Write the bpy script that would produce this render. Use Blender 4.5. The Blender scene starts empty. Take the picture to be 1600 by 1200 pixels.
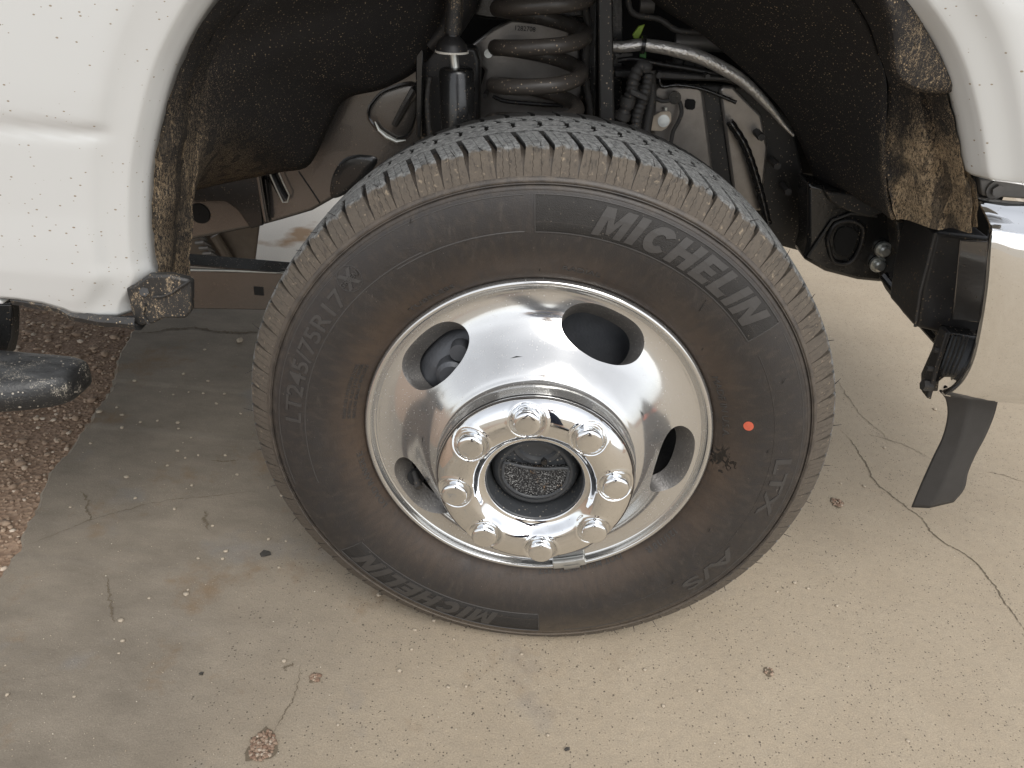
import bpy, bmesh, math, random
import numpy as np
from math import sin, cos, pi, radians, degrees, atan2, hypot
from mathutils import Vector, Matrix
random.seed(7); RNG = np.random.default_rng(7)

# ---------------------------------------------------------------- camera, sky, sun, exposure
scene = bpy.context.scene
CAM = Vector((-.026, -.8677, .9893)); PITCH, YAW, ROLL, FPX = .538, .0163, .0791, 1200.0
def _basis():
    cx, sx, cy, sy, cr, sr = cos(PITCH), sin(PITCH), cos(YAW), sin(YAW), cos(ROLL), sin(ROLL)
    rz = lambda v: Vector((cy*v[0]-sy*v[1], sy*v[0]+cy*v[1], v[2]))
    f, u, r = rz((0, cx, -sx)), rz((0, sx, cx)), rz((1, 0, 0))
    return cr*r+sr*u, -sr*r+cr*u, f
CR, CU, CF = _basis()
cd = bpy.data.cameras.new('camera'); cam = bpy.data.objects.new('camera', cd)
scene.collection.objects.link(cam); scene.camera = cam
cd.sensor_width = 36; cd.lens = 36*FPX/1600; cd.clip_start = .02; cd.clip_end = 500
M3 = Matrix((CR, CU, -CF)).transposed()
cam.matrix_world = Matrix.Translation(CAM) @ M3.to_4x4()

SUN_EL, SUN_AZ = radians(50), radians(158)      # azimuth measured from +Y clockwise
world = bpy.data.worlds.new('World'); scene.world = world; world.use_nodes = True
wn = world.node_tree; wn.nodes.clear()
sky = wn.nodes.new('ShaderNodeTexSky'); sky.sky_type = 'NISHITA'; sky.sun_disc = False
sky.sun_elevation = SUN_EL; sky.sun_rotation = SUN_AZ; sky.air_density = 1.0; sky.dust_density = .8
hs = wn.nodes.new('ShaderNodeHueSaturation'); hs.inputs['Saturation'].default_value = .16
bg = wn.nodes.new('ShaderNodeBackground'); bg.inputs['Strength'].default_value = .15
wo = wn.nodes.new('ShaderNodeOutputWorld')
# soft cloud layer: brightness varies gently over the overcast sky
wtc = wn.nodes.new('ShaderNodeTexCoord'); wnz = wn.nodes.new('ShaderNodeTexNoise')
wnz.inputs['Scale'].default_value = 2.2; wnz.inputs['Detail'].default_value = 5
wmr = wn.nodes.new('ShaderNodeMapRange'); wmr.inputs['From Min'].default_value = .35; wmr.inputs['From Max'].default_value = .65
wmr.inputs['To Min'].default_value = .9; wmr.inputs['To Max'].default_value = 1.08
wmx = wn.nodes.new('ShaderNodeVectorMath'); wmx.operation = 'SCALE'
wsx = wn.nodes.new('ShaderNodeSeparateXYZ'); wn.links.new(wtc.outputs['Generated'], wsx.inputs[0])
wg = wn.nodes.new('ShaderNodeMapRange'); wg.inputs['From Min'].default_value = 0; wg.inputs['From Max'].default_value = .6; wg.inputs['To Min'].default_value = .8; wg.inputs['To Max'].default_value = 1.1
wn.links.new(wsx.outputs[2], wg.inputs['Value']); wmul = wn.nodes.new('ShaderNodeMath'); wmul.operation = 'MULTIPLY'
wn.links.new(wtc.outputs['Generated'], wnz.inputs['Vector']); wn.links.new(wnz.outputs['Fac'], wmr.inputs['Value'])
wn.links.new(sky.outputs[0], hs.inputs['Color']); wn.links.new(hs.outputs[0], wmx.inputs[0])
wn.links.new(wmr.outputs[0], wmul.inputs[0]); wn.links.new(wg.outputs[0], wmul.inputs[1]); wn.links.new(wmul.outputs[0], wmx.inputs['Scale'])
wn.links.new(wmx.outputs[0], bg.inputs['Color']); wn.links.new(bg.outputs[0], wo.inputs['Surface'])
sl = bpy.data.lights.new('sun', 'SUN'); so = bpy.data.objects.new('sun', sl); scene.collection.objects.link(so)
sl.energy = 1.3; sl.angle = radians(38); sl.color = (1, .965, .91)
sd = Vector((sin(SUN_AZ)*cos(SUN_EL), cos(SUN_AZ)*cos(SUN_EL), sin(SUN_EL)))
so.rotation_euler = sd.to_track_quat('Z', 'Y').to_euler()
scene.view_settings.view_transform = 'Standard'; scene.view_settings.look = 'None'
scene.view_settings.gamma = 1; scene.view_settings.use_curve_mapping = False
scene.view_settings.exposure = 0.68
try: scene.cycles.max_bounces = 8; scene.cycles.caustics_reflective = True
except Exception: pass

# ---------------------------------------------------------------- measuring helpers
def ray(px, py): return CF + CR*((px-800)/FPX) - CU*((py-600)/FPX)
def at(px, py, Y):
    d = ray(px, py); return CAM + d*((Y-CAM.y)/d.y)
def atz(px, py, Z):
    d = ray(px, py); return CAM + d*((Z-CAM.z)/d.z)
AX = Vector((0, 0, .385))                       # wheel centre
def P(x, pts): return float(np.interp(x, [p[0] for p in pts], [p[1] for p in pts]))

# ---------------------------------------------------------------- node helper
class NT:
    def __init__(s, name, rough=.5, metal=0.0, base=(.5, .5, .5)):
        s.m = bpy.data.materials.new(name); s.m.use_nodes = True
        s.n = s.m.node_tree; s.b = s.n.nodes['Principled BSDF']
        s.set('Roughness', rough); s.set('Metallic', metal); s.set('Base Color', base)
        s._p = None
    def link(s, v, sock):
        if isinstance(v, bpy.types.NodeSocket): s.n.links.new(v, sock)
        elif isinstance(v, (tuple, list)) and len(v) == 3 and sock.type == 'RGBA': sock.default_value = (*v, 1)
        else: sock.default_value = v
    def set(s, k, v): s.link(v, s.b.inputs[k]); return s
    def new(s, t, **kw):
        nd = s.n.nodes.new(t)
        for k, v in kw.items(): setattr(nd, k, v)
        return nd
    def pos(s):
        if s._p is None: s._p = s.new('ShaderNodeNewGeometry').outputs['Position']
        return s._p
    def xyz(s, v=None):
        nd = s.new('ShaderNodeSeparateXYZ'); s.link(v or s.pos(), nd.inputs[0]); return nd.outputs
    def scl(s, sc, v=None, rot=(0, 0, 0), loc=(0, 0, 0)):
        nd = s.new('ShaderNodeMapping'); s.link(v or s.pos(), nd.inputs['Vector'])
        nd.inputs['Scale'].default_value = sc; nd.inputs['Rotation'].default_value = rot; nd.inputs['Location'].default_value = loc
        return nd.outputs[0]
    def noise(s, scale, detail=3, v=None, rough=.5, dist=0):
        nd = s.new('ShaderNodeTexNoise'); s.link(v or s.pos(), nd.inputs['Vector'])
        nd.inputs['Scale'].default_value = scale; nd.inputs['Detail'].default_value = detail
        nd.inputs['Roughness'].default_value = rough; nd.inputs['Distortion'].default_value = dist
        return nd.outputs['Fac']
    def voro(s, scale, v=None, out='Distance', feature='F1', rnd=1.0):
        nd = s.new('ShaderNodeTexVoronoi', feature=feature); s.link(v or s.pos(), nd.inputs['Vector'])
        nd.inputs['Scale'].default_value = scale; nd.inputs['Randomness'].default_value = rnd
        return nd.outputs[out]
    def mr(s, v, a, b, c=0.0, d=1.0, smooth=False):
        nd = s.new('ShaderNodeMapRange'); nd.interpolation_type = 'SMOOTHSTEP' if smooth else 'LINEAR'
        for k, x in zip(('Value', 'From Min', 'From Max', 'To Min', 'To Max'), (v, a, b, c, d)): s.link(x, nd.inputs[k])
        return nd.outputs[0]
    def ma(s, op, a, b=0.0, c=0.0):
        nd = s.new('ShaderNodeMath', operation=op); s.link(a, nd.inputs[0]); s.link(b, nd.inputs[1]); s.link(c, nd.inputs[2]); return nd.outputs[0]
    def mix(s, f, a, b, mode='MIX'):
        nd = s.new('ShaderNodeMix', data_type='RGBA', blend_type=mode)
        s.link(f, nd.inputs[0]); s.link(a, nd.inputs[6]); s.link(b, nd.inputs[7]); return nd.outputs[2]
    def fm(s, f, a, b):
        nd = s.new('ShaderNodeMix', data_type='FLOAT'); s.link(f, nd.inputs[0]); s.link(a, nd.inputs[2]); s.link(b, nd.inputs[3]); return nd.outputs[0]
    def bump(s, h, dist=.001, strength=1.0, prev=None):
        nd = s.new('ShaderNodeBump'); s.link(h, nd.inputs['Height']); nd.inputs['Distance'].default_value = dist
        nd.inputs['Strength'].default_value = strength
        if prev is not None: s.link(prev, nd.inputs['Normal'])
        s.link(nd.outputs[0], s.b.inputs['Normal']); return nd.outputs[0]
    def sep(s, col, i):
        nd = s.new('ShaderNodeSeparateColor'); s.link(col, nd.inputs[0]); return nd.outputs[i]
def radial(g):                                   # radius about the wheel axle
    x, y, z = g.xyz()
    return g.ma('SQRT', g.ma('ADD', g.ma('MULTIPLY', x, x), g.ma('POWER', g.ma('ABSOLUTE', g.ma('SUBTRACT', z, .385)), 2.0)))
def spots(g, scale, size, vec=None):             # random specks of varying size, 0..1 mask
    d = g.voro(scale, vec); c = g.sep(g.voro(scale, vec, 'Color'), 0)
    t = g.ma('MULTIPLY', g.mr(c, .35, 1, 0, 1), size)
    return g.ma('LESS_THAN', d, t)

# ---------------------------------------------------------------- materials
def m_paint():
    g = NT('white_paint', .32, 0, (.7, .69, .66)); g.set('Coat Weight', .8); g.set('Coat Roughness', .12)
    v = g.scl((.55, 1, 1)); s1 = spots(g, 185, .18, v); s2 = spots(g, 62, .05, v)
    dust = g.noise(3, 4); s = g.ma('MAXIMUM', s1, s2)
    # sparse: only where a coarse noise allows
    s = g.ma('MULTIPLY', s, g.ma('GREATER_THAN', g.noise(38, 2), .30))
    c = g.mix(g.mr(dust, .3, .8, 0, .22), (.535, .54, .53), (.47, .465, .44))
    g.set('Base Color', g.mix(s, c, (.25, .2, .14))); g.set('Roughness', g.fm(g.mr(dust, .3, .7), .25, .42)); return g.m
def m_chrome():
    g = NT('chrome', .04, 1, (.86, .87, .88)); sp = spots(g, 260, .2)
    g.set('Roughness', g.fm(g.noise(30, 3), .015, .05)); g.set('Base Color', g.mix(g.ma('MULTIPLY', sp, .45), (.86, .87, .88), (.4, .36, .3)))
    return g.m
def m_alu():
    g = NT('polished_aluminium', .15, .9, (.6, .6, .59))
    d = g.noise(9, 5, rough=.65); sp = spots(g, 330, .24); sp = g.ma('MULTIPLY', sp, g.mr(d, .4, .6))
    g.set('Roughness', g.ma('ADD', g.mr(d, .3, .7, .07, .15), g.ma('MULTIPLY', sp, .3)))
    g.set('Base Color', g.mix(g.ma('MULTIPLY', sp, .5), (.67, .67, .662), (.55, .53, .5)))
    g.set('Metallic', g.fm(sp, .88, .4)); return g.m
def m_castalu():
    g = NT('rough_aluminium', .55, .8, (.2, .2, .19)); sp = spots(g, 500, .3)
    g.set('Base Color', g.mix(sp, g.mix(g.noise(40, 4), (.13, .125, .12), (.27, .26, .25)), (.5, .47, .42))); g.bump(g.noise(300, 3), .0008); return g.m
def m_rubber(name, dusty, kind):
    g = NT(name, .62); r = radial(g); n = g.noise(7, 5, rough=.6); n2 = g.noise(55, 4, rough=.65); fine = g.noise(600, 2)
    if kind == 'side':
        base = g.mix(n, (.019, .0165, .0155), (.034, .029, .026))
        inner = g.mr(r, .30, .245, 0, 1, True)
        k = g.ma('MULTIPLY', inner, g.mr(n, .3, .62, .25, 1)); c = g.mix(k, base, (.066, .045, .031))
        outer = g.ma('MULTIPLY', g.mr(r, .35, .366), g.mr(n2, .35, .6, .3, 1)); c = g.mix(outer, c, (.095, .078, .062))
        z = g.xyz()[2]; low = g.ma('MULTIPLY', g.mr(z, .16, .03), g.mr(r, .3, .36)); c = g.mix(g.ma('MULTIPLY', low, .6), c, (.13, .10, .07))
        pol = g.scl((1, 1, 1), None); st = g.noise(140, 3, g.scl((1, 1, .25))); c = g.mix(g.mr(st, .62, .8, 0, .12), c, (.17, .145, .12))
        x, _, z0 = g.xyz(); cv = g.new('ShaderNodeCombineXYZ'); g.link(g.ma('DIVIDE', x, r), cv.inputs[0]); g.link(g.ma('DIVIDE', g.ma('SUBTRACT', z0, .385), r), cv.inputs[1]); g.link(g.ma('MULTIPLY', r, 1.6), cv.inputs[2])
        stk = g.noise(30, 5, cv.outputs[0], .7); c = g.mix(g.mr(stk, .5, .75, 0, .35), c, (.08, .062, .048)); c = g.mix(g.mr(stk, .5, .3, 0, .5), c, (.024, .022, .023))
        scr = g.mr(g.noise(210, 5, g.scl((1, 1, .5)), .8), .64, .72); c = g.mix(g.ma('MULTIPLY', g.ma('MULTIPLY', scr, g.mr(r, .285, .31)), g.mr(n, .45, .6, 0, .7)), c, (.22, .19, .165))
        dots = g.ma('MULTIPLY', spots(g, 260, .12), g.mr(n2, .5, .6)); c = g.mix(g.ma('MULTIPLY', dots, .6), c, (.3, .26, .21))
        # oily black smear beside the rim on the right
        p = AX+Vector((.248, -.01, .004)); vm = g.new('ShaderNodeVectorMath', operation='DISTANCE'); g.link(g.pos(), vm.inputs[0]); vm.inputs[1].default_value = p
        dd = g.ma('ADD', vm.outputs['Value'], g.ma('MULTIPLY', g.ma('SUBTRACT', g.noise(95, 3, dist=1.5), .5), .075))
        sm = g.ma('LESS_THAN', dd, .014); c = g.mix(sm, c, (.012, .01, .009))
        g.set('Base Color', c); g.set('Roughness', g.ma('SUBTRACT', g.mr(n2, .3, .7, .42, .62), g.ma('MULTIPLY', sm, .25)))
        g.bump(g.ma('ADD', fine, g.ma('MULTIPLY', n2, .6)), .0006, .5)
    elif kind == 'letter':
        c = g.mix(n2, (.032, .030, .029), (.058, .053, .049)); g.set('Base Color', c); g.set('Roughness', .5); g.bump(fine, .0004, .4)
    elif kind == 'panel':
        c = g.mix(n2, (.012, .0105, .010), (.028, .025, .022)); dots = g.ma('MULTIPLY', spots(g, 300, .2), g.mr(n2, .45, .6)); g.set('Base Color', g.mix(g.ma('MULTIPLY', dots, .5), c, (.3, .26, .21))); g.set('Roughness', .7); g.bump(g.noise(900, 1), .0012, .8)
    else:                                        # tread blocks: clean grey crown, mud on the flank
        y = g.xyz()[1]; rough = g.noise(180, 5, rough=.75); edge = g.ma('ADD', r, g.ma('MULTIPLY', g.ma('SUBTRACT', g.noise(110, 4), .5), .012))
        top = g.mr(edge, .3935, .3962, 0, 1); deep = g.ma('MULTIPLY', g.mr(y, .012, .014), g.mr(r, .3972, .3945)); deep = g.ma('MAXIMUM', deep, g.ma('MULTIPLY', g.ma('GREATER_THAN', y, .0625), g.mr(r, .3988, .3978)))
        mud = g.mix(g.noise(70, 4, rough=.7), (.060, .050, .040), (.135, .110, .083))
        x, _, z0 = g.xyz(); cv = g.new('ShaderNodeCombineXYZ'); g.link(g.ma('DIVIDE', x, r), cv.inputs[0]); g.link(g.ma('DIVIDE', g.ma('SUBTRACT', z0, .385), r), cv.inputs[1]); g.link(g.ma('MULTIPLY', r, 1.2), cv.inputs[2])
        stk = g.noise(95, 4, cv.outputs[0], .7); mud = g.mix(g.mr(stk, .52, .66, 0, .85), mud, (.030, .025, .021))
        rnd = g.new('ShaderNodeObjectInfo').outputs['Random']; mud = g.mix(g.mr(rnd, 0, 1, 0, .5), mud, (.075, .064, .053))
        mud = g.mix(g.mr(g.noise(170, 4), .62, .75, 0, .8), mud, (.30, .24, .17))
        mud = g.mix(g.mr(r, .382, .366, 0, .5), mud, (.09, .072, .056))
        z = g.xyz()[2]; mud = g.mix(g.mr(z, .62, .12, 0, .62), mud, (.082, .066, .05))
        cr = g.mix(g.mr(rough, .36, .62), (.055, .057, .057), (.235, .237, .232))
        g.set('Base Color', g.mix(deep, g.mix(top, mud, cr), (.016, .015, .014))); g.set('Roughness', .8); g.bump(g.noise(330, 4, rough=.7), .0013, .8)
    return g.m
def m_black(name, rough=.35, base=(.012, .012, .012), speck=.35, glossy=0.0, dens=.5, tan=(.30, .22, .14)):
    g = NT(name, rough, 0, base); n = g.noise(14, 4, rough=.6)
    sp = g.ma('MAXIMUM', spots(g, 250, .30), spots(g, 110, .13)); sp = g.ma('MULTIPLY', sp, g.mr(g.noise(45, 4), dens-.10, dens+.03))
    dust = g.mr(n, .35, .8, 0, .35)
    if dens < .38:
        cu = g.noise(380, 4, None, .8, 2.0); st = g.noise(300, 4, g.scl((1, 1, .4)), .75)
        sp = g.ma('MAXIMUM', sp, g.mr(g.ma('ADD', g.ma('MULTIPLY', g.ma('ADD', cu, st), .5), g.ma('MULTIPLY', g.noise(28, 4), .35)), .75, .81))
    c = g.mix(dust, base, tuple(b*1.0+.03 for b in base)); g.set('Base Color', g.mix(g.ma('MULTIPLY', sp, speck), c, tan))
    g.set('Roughness', g.ma('ADD', rough, g.ma('MULTIPLY', sp, .3))); g.set('Coat Weight', glossy); g.set('Coat Roughness', .1)
    g.bump(g.noise(160, 3), .0005, .5); return g.m
def m_frame():
    g = NT('frame_paint', .27, .7, (.10, .088, .08)); n = g.noise(5, 4); sp = spots(g, 160, .2); sp = g.ma('MULTIPLY', sp, g.mr(g.noise(40, 3), .42, .52))
    c = g.mix(n, (.07, .066, .062), (.24, .222, .206)); g.set('Base Color', g.mix(g.ma('MULTIPLY', sp, .5), c, (.32, .25, .18))); g.set('Coat Weight', .4); g.bump(g.noise(260, 3), .0004, .4); return g.m  # dark-to-light noise also stands for reflections in the glossy frame
def m_grit():
    g = NT('gritty_grease', .25, 0, (.01, .01, .01)); a = g.noise(420, 3, rough=.6); b = g.noise(900, 2)
    m = g.mr(g.ma('ADD', g.ma('MULTIPLY', a, .7), g.ma('MULTIPLY', b, .4)), .57, .66); m = g.ma('MULTIPLY', m, g.mr(g.noise(35, 3), .3, .6, .5, 1))
    c = g.mix(m, (.008, .008, .009), g.mix(g.mr(g.noise(60, 3), .6, .68), (.34, .34, .33), (.42, .26, .13))); g.set('Base Color', c); g.set('Roughness', g.fm(m, .15, .8)); g.bump(a, .003, 1); return g.m
def m_scuff():
    g = NT('scuffed_plastic', .42, 0, (.03, .03, .03)); z = g.xyz()[2]; a = g.noise(45, 6, g.scl((.35, 1, 1)), .75); b = g.noise(300, 3)
    top = g.mr(z, .436, .449); c = g.mix(g.ma('MULTIPLY', top, g.mr(a, .35, .65)), (.018, .018, .018), (.12, .122, .122))
    cu = g.mr(g.ma('ADD', g.ma('MULTIPLY', g.noise(230, 4, None, .8, 2), .7), g.ma('MULTIPLY', g.noise(32, 3), .45)), .66, .70)
    sp = g.ma('MAXIMUM', cu, g.ma('MAXIMUM', spots(g, 180, .26), spots(g, 55, .12))); g.set('Base Color', g.mix(g.ma('MULTIPLY', sp, .85), c, (.38, .34, .28))); g.bump(b, .001, .6); return g.m
def m_liner():
    g = NT('wheelhouse_liner', .85, 0, (.02, .018, .017)); x, y, z = g.xyz()
    n = g.noise(22, 5, rough=.7); st = g.scl((1, 1, .22)); streak = g.noise(520, 5, g.scl((1, 1, .25)), .9); curl = g.noise(520, 4, None, .85, 1.5)
    edge_l = g.mr(g.ma('ADD', x, g.ma('MULTIPLY', g.ma('SUBTRACT', n, .5), .05)), -.47, -.39, 1, 0)
    depth = g.mr(y, .30, .02, .05, 1)
    m = g.ma('ADD', g.mr(streak, .38, .62), g.mr(curl, .52, .66)); m = g.ma('MULTIPLY', m, .7)
    right = g.mr(g.ma('ADD', g.ma('ADD', x, g.ma('MULTIPLY', y, -.75)), g.ma('MULTIPLY', g.ma('SUBTRACT', n, .5), .12)), .275, .345, 0, 1)
    right = g.ma('MULTIPLY', right, g.mr(y, .16, .10, .0, 1)); right = g.ma('MULTIPLY', right, g.mr(z, .80, .84, 1, .62))
    cover = g.ma('MAXIMUM', g.ma('MULTIPLY', edge_l, .86), right)
    mask = g.mr(g.ma('ADD', g.ma('ADD', m, g.ma('MULTIPLY', n, .22)), g.ma('MULTIPLY', cover, .80)), 1.14, 1.36, 0, 1)
    groove = g.mr(g.noise(34, 2, g.scl((1.6, 1.0, .05))), .41, .46, .3, 1); mask = g.ma('MULTIPLY', mask, groove)
    few = g.ma('MULTIPLY', spots(g, 120, .14), .8); few2 = g.ma('MULTIPLY', spots(g, 330, .30), g.mr(g.noise(30, 4), .36, .56, .35, 1))
    mask = g.ma('MAXIMUM', mask, g.ma('MAXIMUM', few, few2))
    tan = g.mix(g.noise(90, 3), (.30, .21, .12), (.54, .415, .265)); tan = g.mix(g.mr(x, -.1, .1), g.mix(.25, tan, (.16, .12, .08)), tan)
    g.set('Base Color', g.mix(mask, g.mix(n, (.010, .009, .009), (.022, .019, .017)), tan))
    g.bump(g.ma('ADD', g.noise(420, 4, rough=.7), g.ma('MULTIPLY', mask, 1.2)), .0016, .7); return g.m
def m_concrete():
    g = NT('concrete', .88); x, y, z = g.xyz(); n1 = g.noise(1.6, 6, rough=.6); n2 = g.noise(7, 6, rough=.65); n3 = g.noise(60, 5, rough=.7); n4 = g.noise(400, 3, rough=.7)
    c = g.mix(n2, (.378, .303, .214), (.498, .414, .306)); c = g.mix(g.mr(n3, .3, .7, 0, .35), c, (.27, .235, .185))
    # a broad damp-looking grey stain over the left of the slab, its border wandering
    w = g.ma('ADD', g.ma('ADD', x, g.ma('MULTIPLY', y, -.32)), g.ma('MULTIPLY', g.ma('SUBTRACT', g.noise(2.6, 5, rough=.6), .5), .55))
    stain = g.ma('MULTIPLY', g.mr(w, -.02, -.62, 0, 1, True), g.mr(y, 1.35, 1.1))
    streaks = g.noise(11, 7, g.scl((.75, 1.5, 1), None, (0, 0, radians(24))), .66, .12)
    sc = g.mix(g.mr(streaks, .25, .75), (.182, .153, .118), (.305, .260, .203)); c = g.mix(stain, c, sc)
    # rusty patches
    rs = g.ma('MULTIPLY', g.mr(g.noise(4.5, 5, rough=.7), .56, .74), g.mr(w, .35, -.2, 0, .95)); c = g.mix(rs, c, (.22, .135, .065))
    bl = g.ma('MULTIPLY', g.mr(g.noise(6.5, 4, g.scl((1, 1, 1), None, (0, 0, 0), (3, 7, 0))), .6, .72), g.mr(w, .45, -.1, 0, .5)); c = g.mix(bl, c, (.2, .205, .215))
    pale = g.ma('MULTIPLY', g.mr(y, 1.32, 1.42), g.mr(x, -.45, -.6)); c = g.mix(pale, c, g.mix(g.mr(g.noise(5, 5), .55, .68), (.80, .74, .65), (.42, .27, .15)))  # slab past the truck painted pale for its brighter light, with brown stains
    # pores and grains
    pd = spots(g, 210, .29); pd2 = spots(g, 72, .13); porous = g.mr(w, -.55, .15, .12, 1)
    pm = g.ma('MULTIPLY', g.ma('MAXIMUM', g.ma('MULTIPLY', pd, g.ma('GREATER_THAN', g.noise(42, 3), .41)), pd2), g.ma('GREATER_THAN', g.ma('ADD', porous, g.ma('MULTIPLY', n3, .5)), .52))
    gr = g.ma('MULTIPLY', spots(g, 240, .24, g.scl((1, 1, 1), None, (0, 0, 0), (5, 1, 2))), g.mr(n2, .42, .6)); c = g.mix(g.ma('MULTIPLY', gr, .45), c, (.55, .49, .4))
    c = g.mix(g.ma('MULTIPLY', pm, .85), c, (.085, .068, .05)); c = g.mix(g.mr(n4, .35, .68, 0, .75), c, g.mix(.45, c, (.10, .085, .062)))
    g.set('Base Color', c)
    h = g.ma('ADD', g.ma('MULTIPLY', n3, .6), g.ma('ADD', g.ma('MULTIPLY', n4, .35), g.ma('MULTIPLY', pm, -1.2))); g.bump(h, .0028, .75); return g.m
def m_ground():
    g = NT('gravel_dirt', .95); n = g.noise(14, 5, rough=.7); v = g.voro(110, out='Color'); a = g.sep(v, 0)
    c = g.mix(a, (.20, .13, .085), (.40, .285, .2)); c = g.mix(g.mr(n, .35, .7, 0, .6), c, (.26, .175, .12))
    x, y, z = g.xyz(); far = g.mr(y, 1.45, 2.1); c = g.mix(far, c, g.mix(n, (.42, .35, .27), (.6, .52, .42)))  # soil past the truck lightened in colour to stand for open daylight
    far2 = g.ma('MULTIPLY', g.mr(y, -1.5, -3.0), 1.0); c = g.mix(far2, c, g.mix(n, (.30, .255, .2), (.42, .37, .3)))
    g.set('Base Color', c); g.bump(g.ma('ADD', g.voro(110), n), .004, .8); return g.m
def m_stone(name, a, b, c):
    g = NT(name, .85); r = g.new('ShaderNodeNewGeometry').outputs['Random Per Island']
    g.set('Base Color', g.mix(g.mr(r, .8, 1), g.mix(r, a, b), c)); g.bump(g.noise(500, 3), .0008); return g.m
def m_plain(name, col, rough=.5, metal=0.0, coat=0.0, bump=.0):
    g = NT(name, rough, metal, col); n = g.noise(60, 4); g.set('Base Color', g.mix(n, tuple(c*.75 for c in col), tuple(min(1, c*1.2) for c in col)))
    g.set('Coat Weight', coat); g.bump(g.noise(300, 3), .0005, .4 if not bump else bump); return g.m
M = dict(paint=m_paint(), chrome=m_chrome(), alu=m_alu(), castalu=m_castalu(), side=m_rubber('sidewall_rubber', .5, 'side'),
    letter=m_rubber('raised_rubber', 0, 'letter'), panel=m_rubber('textured_rubber', 0, 'panel'), tread=m_rubber('tread_rubber', 0, 'tread'),
    groove=m_plain('groove_rubber', (.022, .02, .018), .85), black=m_black('black_paint', .25, (.010, .010, .010), .4, .3, .52),
    satin=m_black('satin_black', .42, (.016, .015, .015), .55, 0, .46), muddy=m_black('muddy_black', .5, (.02, .019, .018), .95, 0, .36, (.34, .26, .17)),
    tower=m_plain('frame_sheen_grey', (.30, .28, .26), .32, .6), coil=m_black('dusty_spring', .42, (.05, .043, .037), .9, 0, .42, (.36, .28, .2)), spray=m_black('sprayed_black', .45, (.016, .015, .014), .8, 0, .42, (.34, .27, .2)), hose=m_black('hose_rubber', .6, (.04, .038, .036), .5, 0, .4), frame=m_frame(), liner=m_liner(), concrete=m_concrete(), ground=m_ground(),  # tower: grey lightened to imitate sheen on dimly lit frame parts
    gravel=m_stone('gravel_stone', (.26, .18, .125), (.48, .365, .265), (.62, .53, .43)), pebble=m_stone('pale_pebble', (.34, .28, .205), (.48, .41, .32), (.60, .54, .44)),
    pit=m_stone('pit_stone', (.20, .12, .08), (.34, .25, .18), (.45, .38, .30)), crack=m_plain('crack_dirt', (.15, .12, .083), .95, 0, 0, 1), fleck=m_plain('dark_fleck', (.05, .045, .038), .7),
    silver=m_plain('heat_wrap', (.72, .70, .67), .3, .8, 0, 3.0), pipe=m_plain('grey_pipe', (.23, .22, .21), .5, .5), green=m_plain('green_plastic', (.30, .45, .05), .5),
    darkgreen=m_plain('dark_green_plastic', (.06, .22, .05), .5), zinc=m_plain('zinc', (.66, .67, .63), .38, .8), tag=m_plain('cream_tag', (.62, .53, .42), .6), white=m_plain('white_washer', (.7, .67, .6), .5),
    hubsteel=m_black('hub_steel', .38, (.045, .048, .052), .7, 0, .50, (.45, .40, .33)), grease=m_grit(),
    red=m_plain('red_paint_dot', (.55, .11, .06), .6), plastic=m_plain('flap_plastic', (.035, .034, .034), .42), weight=m_plain('wheel_weight', (.5, .5, .48), .4, .8),
    void=m_plain('void_black', (.006, .006, .006), .8), rust=m_plain('dusty_plate', (.15, .12, .09), .6), flakewhite=m_plain('white_plastic', (.7, .68, .64), .5),  # void: near-black colour standing for unlit depth behind openings
    gapwhite=m_plain('white_fence', (.62, .58, .52), .6), caliper=m_plain('cast_iron', (.085, .09, .10), .5, .4, 0, 1.0))

# ---------------------------------------------------------------- object helpers
COL = scene.collection
def tag(o, label=None, cat=None, group=None, kind=None):
    if label: o['label'] = label
    if cat: o['category'] = cat
    if group: o['group'] = group
    if kind: o['kind'] = kind
    return o
def link(name, me, mat, parent=None, loc=None):
    o = bpy.data.objects.new(name, me); COL.objects.link(o)
    if mat is not None and len(me.materials) == 0:
        for m in (mat if isinstance(mat, (list, tuple)) else [mat]): me.materials.append(m)
    if parent is not None: o.parent = parent
    if loc is not None: o.location = loc
    return o
def wl(o):                                       # world location of an unrotated chain
    v = Vector((0, 0, 0))
    while o is not None: v += o.location; o = o.parent
    return v
def obj(name, bm_or_vf, mat, parent=None, smooth=True, angle=35, bevel=0, seg=2):
    """vertices are given in world space; the object sits at its parent's origin"""
    if isinstance(bm_or_vf, tuple):
        me = bpy.data.meshes.new(name); me.from_pydata([tuple(v) for v in bm_or_vf[0]], [], bm_or_vf[1]); me.validate()
    else:
        me = bpy.data.meshes.new(name); bm_or_vf.to_mesh(me); bm_or_vf.free()
    if parent is not None:
        off = wl(parent); me.transform(Matrix.Translation(-off))
    me.update(); o = link(name, me, mat, parent)
    if bevel:
        b = o.modifiers.new('bevel', 'BEVEL'); b.width = bevel; b.segments = seg; b.limit_method = 'ANGLE'; b.angle_limit = radians(40)
    if smooth:
        me.shade_smooth()
        bm = bmesh.new(); bm.from_mesh(me)
        for e in bm.edges:
            if len(e.link_faces) == 2 and e.calc_face_angle(0) > radians(angle): e.smooth = False
        bm.to_mesh(me); bm.free()
    return o
def grid(rows, closed_u=False, closed_v=False):
    """rows: list of equal-length point lists"""
    n = len(rows[0]); V = [p for r in rows for p in r]; F = []
    R = len(rows)
    for i in range(R if closed_v else R-1):
        for j in range(n if closed_u else n-1):
            a, b = i*n+j, i*n+(j+1) % n; c, d = ((i+1) % R)*n+(j+1) % n, ((i+1) % R)*n+j
            F.append((a, b, c, d))
    return V, F
def merge(*vfs):
    V, F = [], []
    for v, f in vfs:
        k = len(V); V += list(v); F += [tuple(i+k for i in q) for q in f]
    return V, F
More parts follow.
